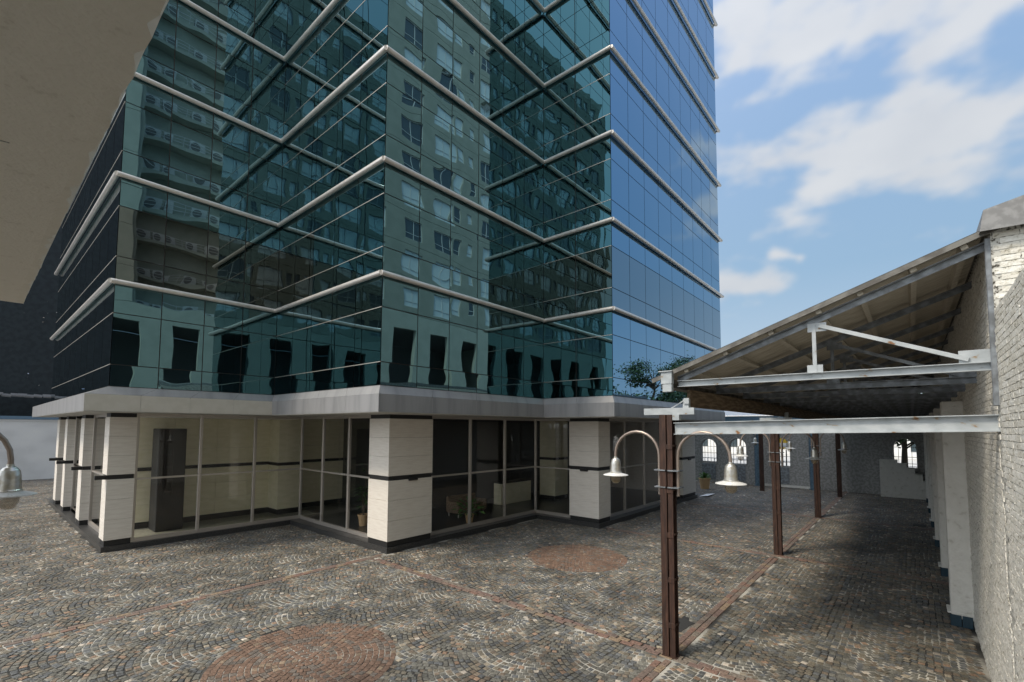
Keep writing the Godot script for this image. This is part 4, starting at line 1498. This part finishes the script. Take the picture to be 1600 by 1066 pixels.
# ---------------------------------------------------------------- all of it
func _ready():
	make_view()
	make_materials()
	make_paving()
	make_office()
	make_brick_wall()
	make_shed()
	make_end_wall()
	make_canopy()
	make_far_left()
	make_apartments()
	make_street()
	var where := ["the column beside the asphalt patch", "the second shed column", "the third shed column"]
	for i in 3:
		make_lamp(Vector3(COLS[i], 0, -3.35), Vector3(0, 0, -1), "gooseneck lamp reaching towards the glass block from " + where[i])
		make_lamp(Vector3(COLS[i], 0, -3.35), Vector3(0, 0, 1), "gooseneck lamp reaching under the shed roof from " + where[i])
	make_lamp(Vector3(34.0, 0, -6.75), Vector3(0, 0, -1), "small gooseneck lamp hanging near the blue pipe at the end wall", 0.3)
	make_lamp(Vector3(-0.68, 0.10, -7.9), Vector3(1, 0, 0), "gooseneck lamp below the concrete canopy, in front of the pale boundary wall", 0.7)
	var lc := thing("rusty_column", "rusty steel column beneath the concrete canopy", "column", Vector3(-0.68, 0, -7.9))
	column(lc, 0, 0, 5.58)
	make_pot_plant("terracotta pot with low plant by the last stone pillar", Vector3(32.6, 0, -10.6), 0.72, 1.05, 81, M.terracotta, false)
	make_pot_plant("tall palm-like plant in terracotta pot inside the lobby", Vector3(10.3, 0.2, -16.2), 0.42, 2.6, 82, M.terracotta, true)
	make_pot_plant("tall slim plant in white pot inside the lobby", Vector3(10.2, 0.2, -14.6), 0.40, 2.3, 83, M.white_pot, true)
	make_pot_plant("bushy bright green plant in terracotta pot behind the lobby glass", Vector3(13.4, 0.2, -13.5), 0.36, 1.0, 84, M.terracotta, false)
	var so := thing("lobby_sofa", "dark two-seat sofa inside the lobby behind the glass between stone pillars", "sofa", Vector3(14.6, 0.2, -14.9))
	var fb := Mb.new()
	fb.cbox(Vector3(0, 0.28, 0), Vector3(1.7, 0.26, 0.8), 0.04)
	part("seat", fb, M.wood, so)
	fb = Mb.new()
	fb.cbox(Vector3(0, 0.60, -0.34), Vector3(1.7, 0.45, 0.16), 0.04)
	part("backrest", fb, M.wood, so)
	for sx in [-0.8, 0.8]:
		fb = Mb.new()
		fb.cbox(Vector3(sx, 0.42, 0.02), Vector3(0.14, 0.42, 0.8), 0.03)
		part("armrest", fb, M.wood, so)
		for sz in [-0.3, 0.3]:
			fb = Mb.new()
			fb.tube([Vector3(sx * 0.95, 0, sz), Vector3(sx * 0.95, 0.2, sz)], 0.025, 8)
			part("leg", fb, M.bronze, so)
	var rc := thing("reception_counter", "pale reception counter with dark top inside the lobby", "counter", Vector3(18.6, 0.2, -15.6))
	fb = Mb.new()
	fb.cbox(Vector3(0, 0.52, 0), Vector3(2.4, 1.04, 0.5), 0.02)
	part("front", fb, M.marble_inside, rc)
	fb = Mb.new()
	fb.cbox(Vector3(0, 1.07, 0.03), Vector3(2.5, 0.05, 0.62), 0.01)
	part("top", fb, M.black, rc)
	var pl := thing("white_sheet", "small white sheet lying on the paving beside the last stone pillar", "sheet", Vector3(29.3, 0.02, -9.4))
	var sb := Mb.new()
	sb.cbox(Vector3(0, 0.03, 0), Vector3(1.3, 0.012, 0.5), 0.004, Basis(Vector3.RIGHT, -0.15))
	part("panel", sb, M.white_paint, pl)
	var dr := thing("drain_cover", "dark iron drain cover in the paving under the shed", "drain", Vector3(26.3, 0.02, 0.1))
	sb = Mb.new()
	for k in 7: sb.cbox(Vector3(-0.24 + k * 0.08, 0.01, 0), Vector3(0.05, 0.02, 0.42), 0.004)
	part("grate", sb, M.bar, dr)
	make_tree("tall dark broadleaf tree mirrored in the blue glass", Vector3(47.5, 0, 4.5), 12.0, 3.4, 91, 9000)
	make_tree("second broadleaf tree mirrored at the end of the blue glass", Vector3(61.5, 0, 5.5), 14.0, 3.2, 92, 7000)
	make_tree("low bushy tree mirrored at the corner of the blue glass", Vector3(40.5, 0, 5.0), 8.6, 2.6, 93, 6000)
	make_tree("street tree with dark trunk outside the last arched window", Vector3(41.5, 0, -0.5), 8.0, 2.6, 94, 5000)
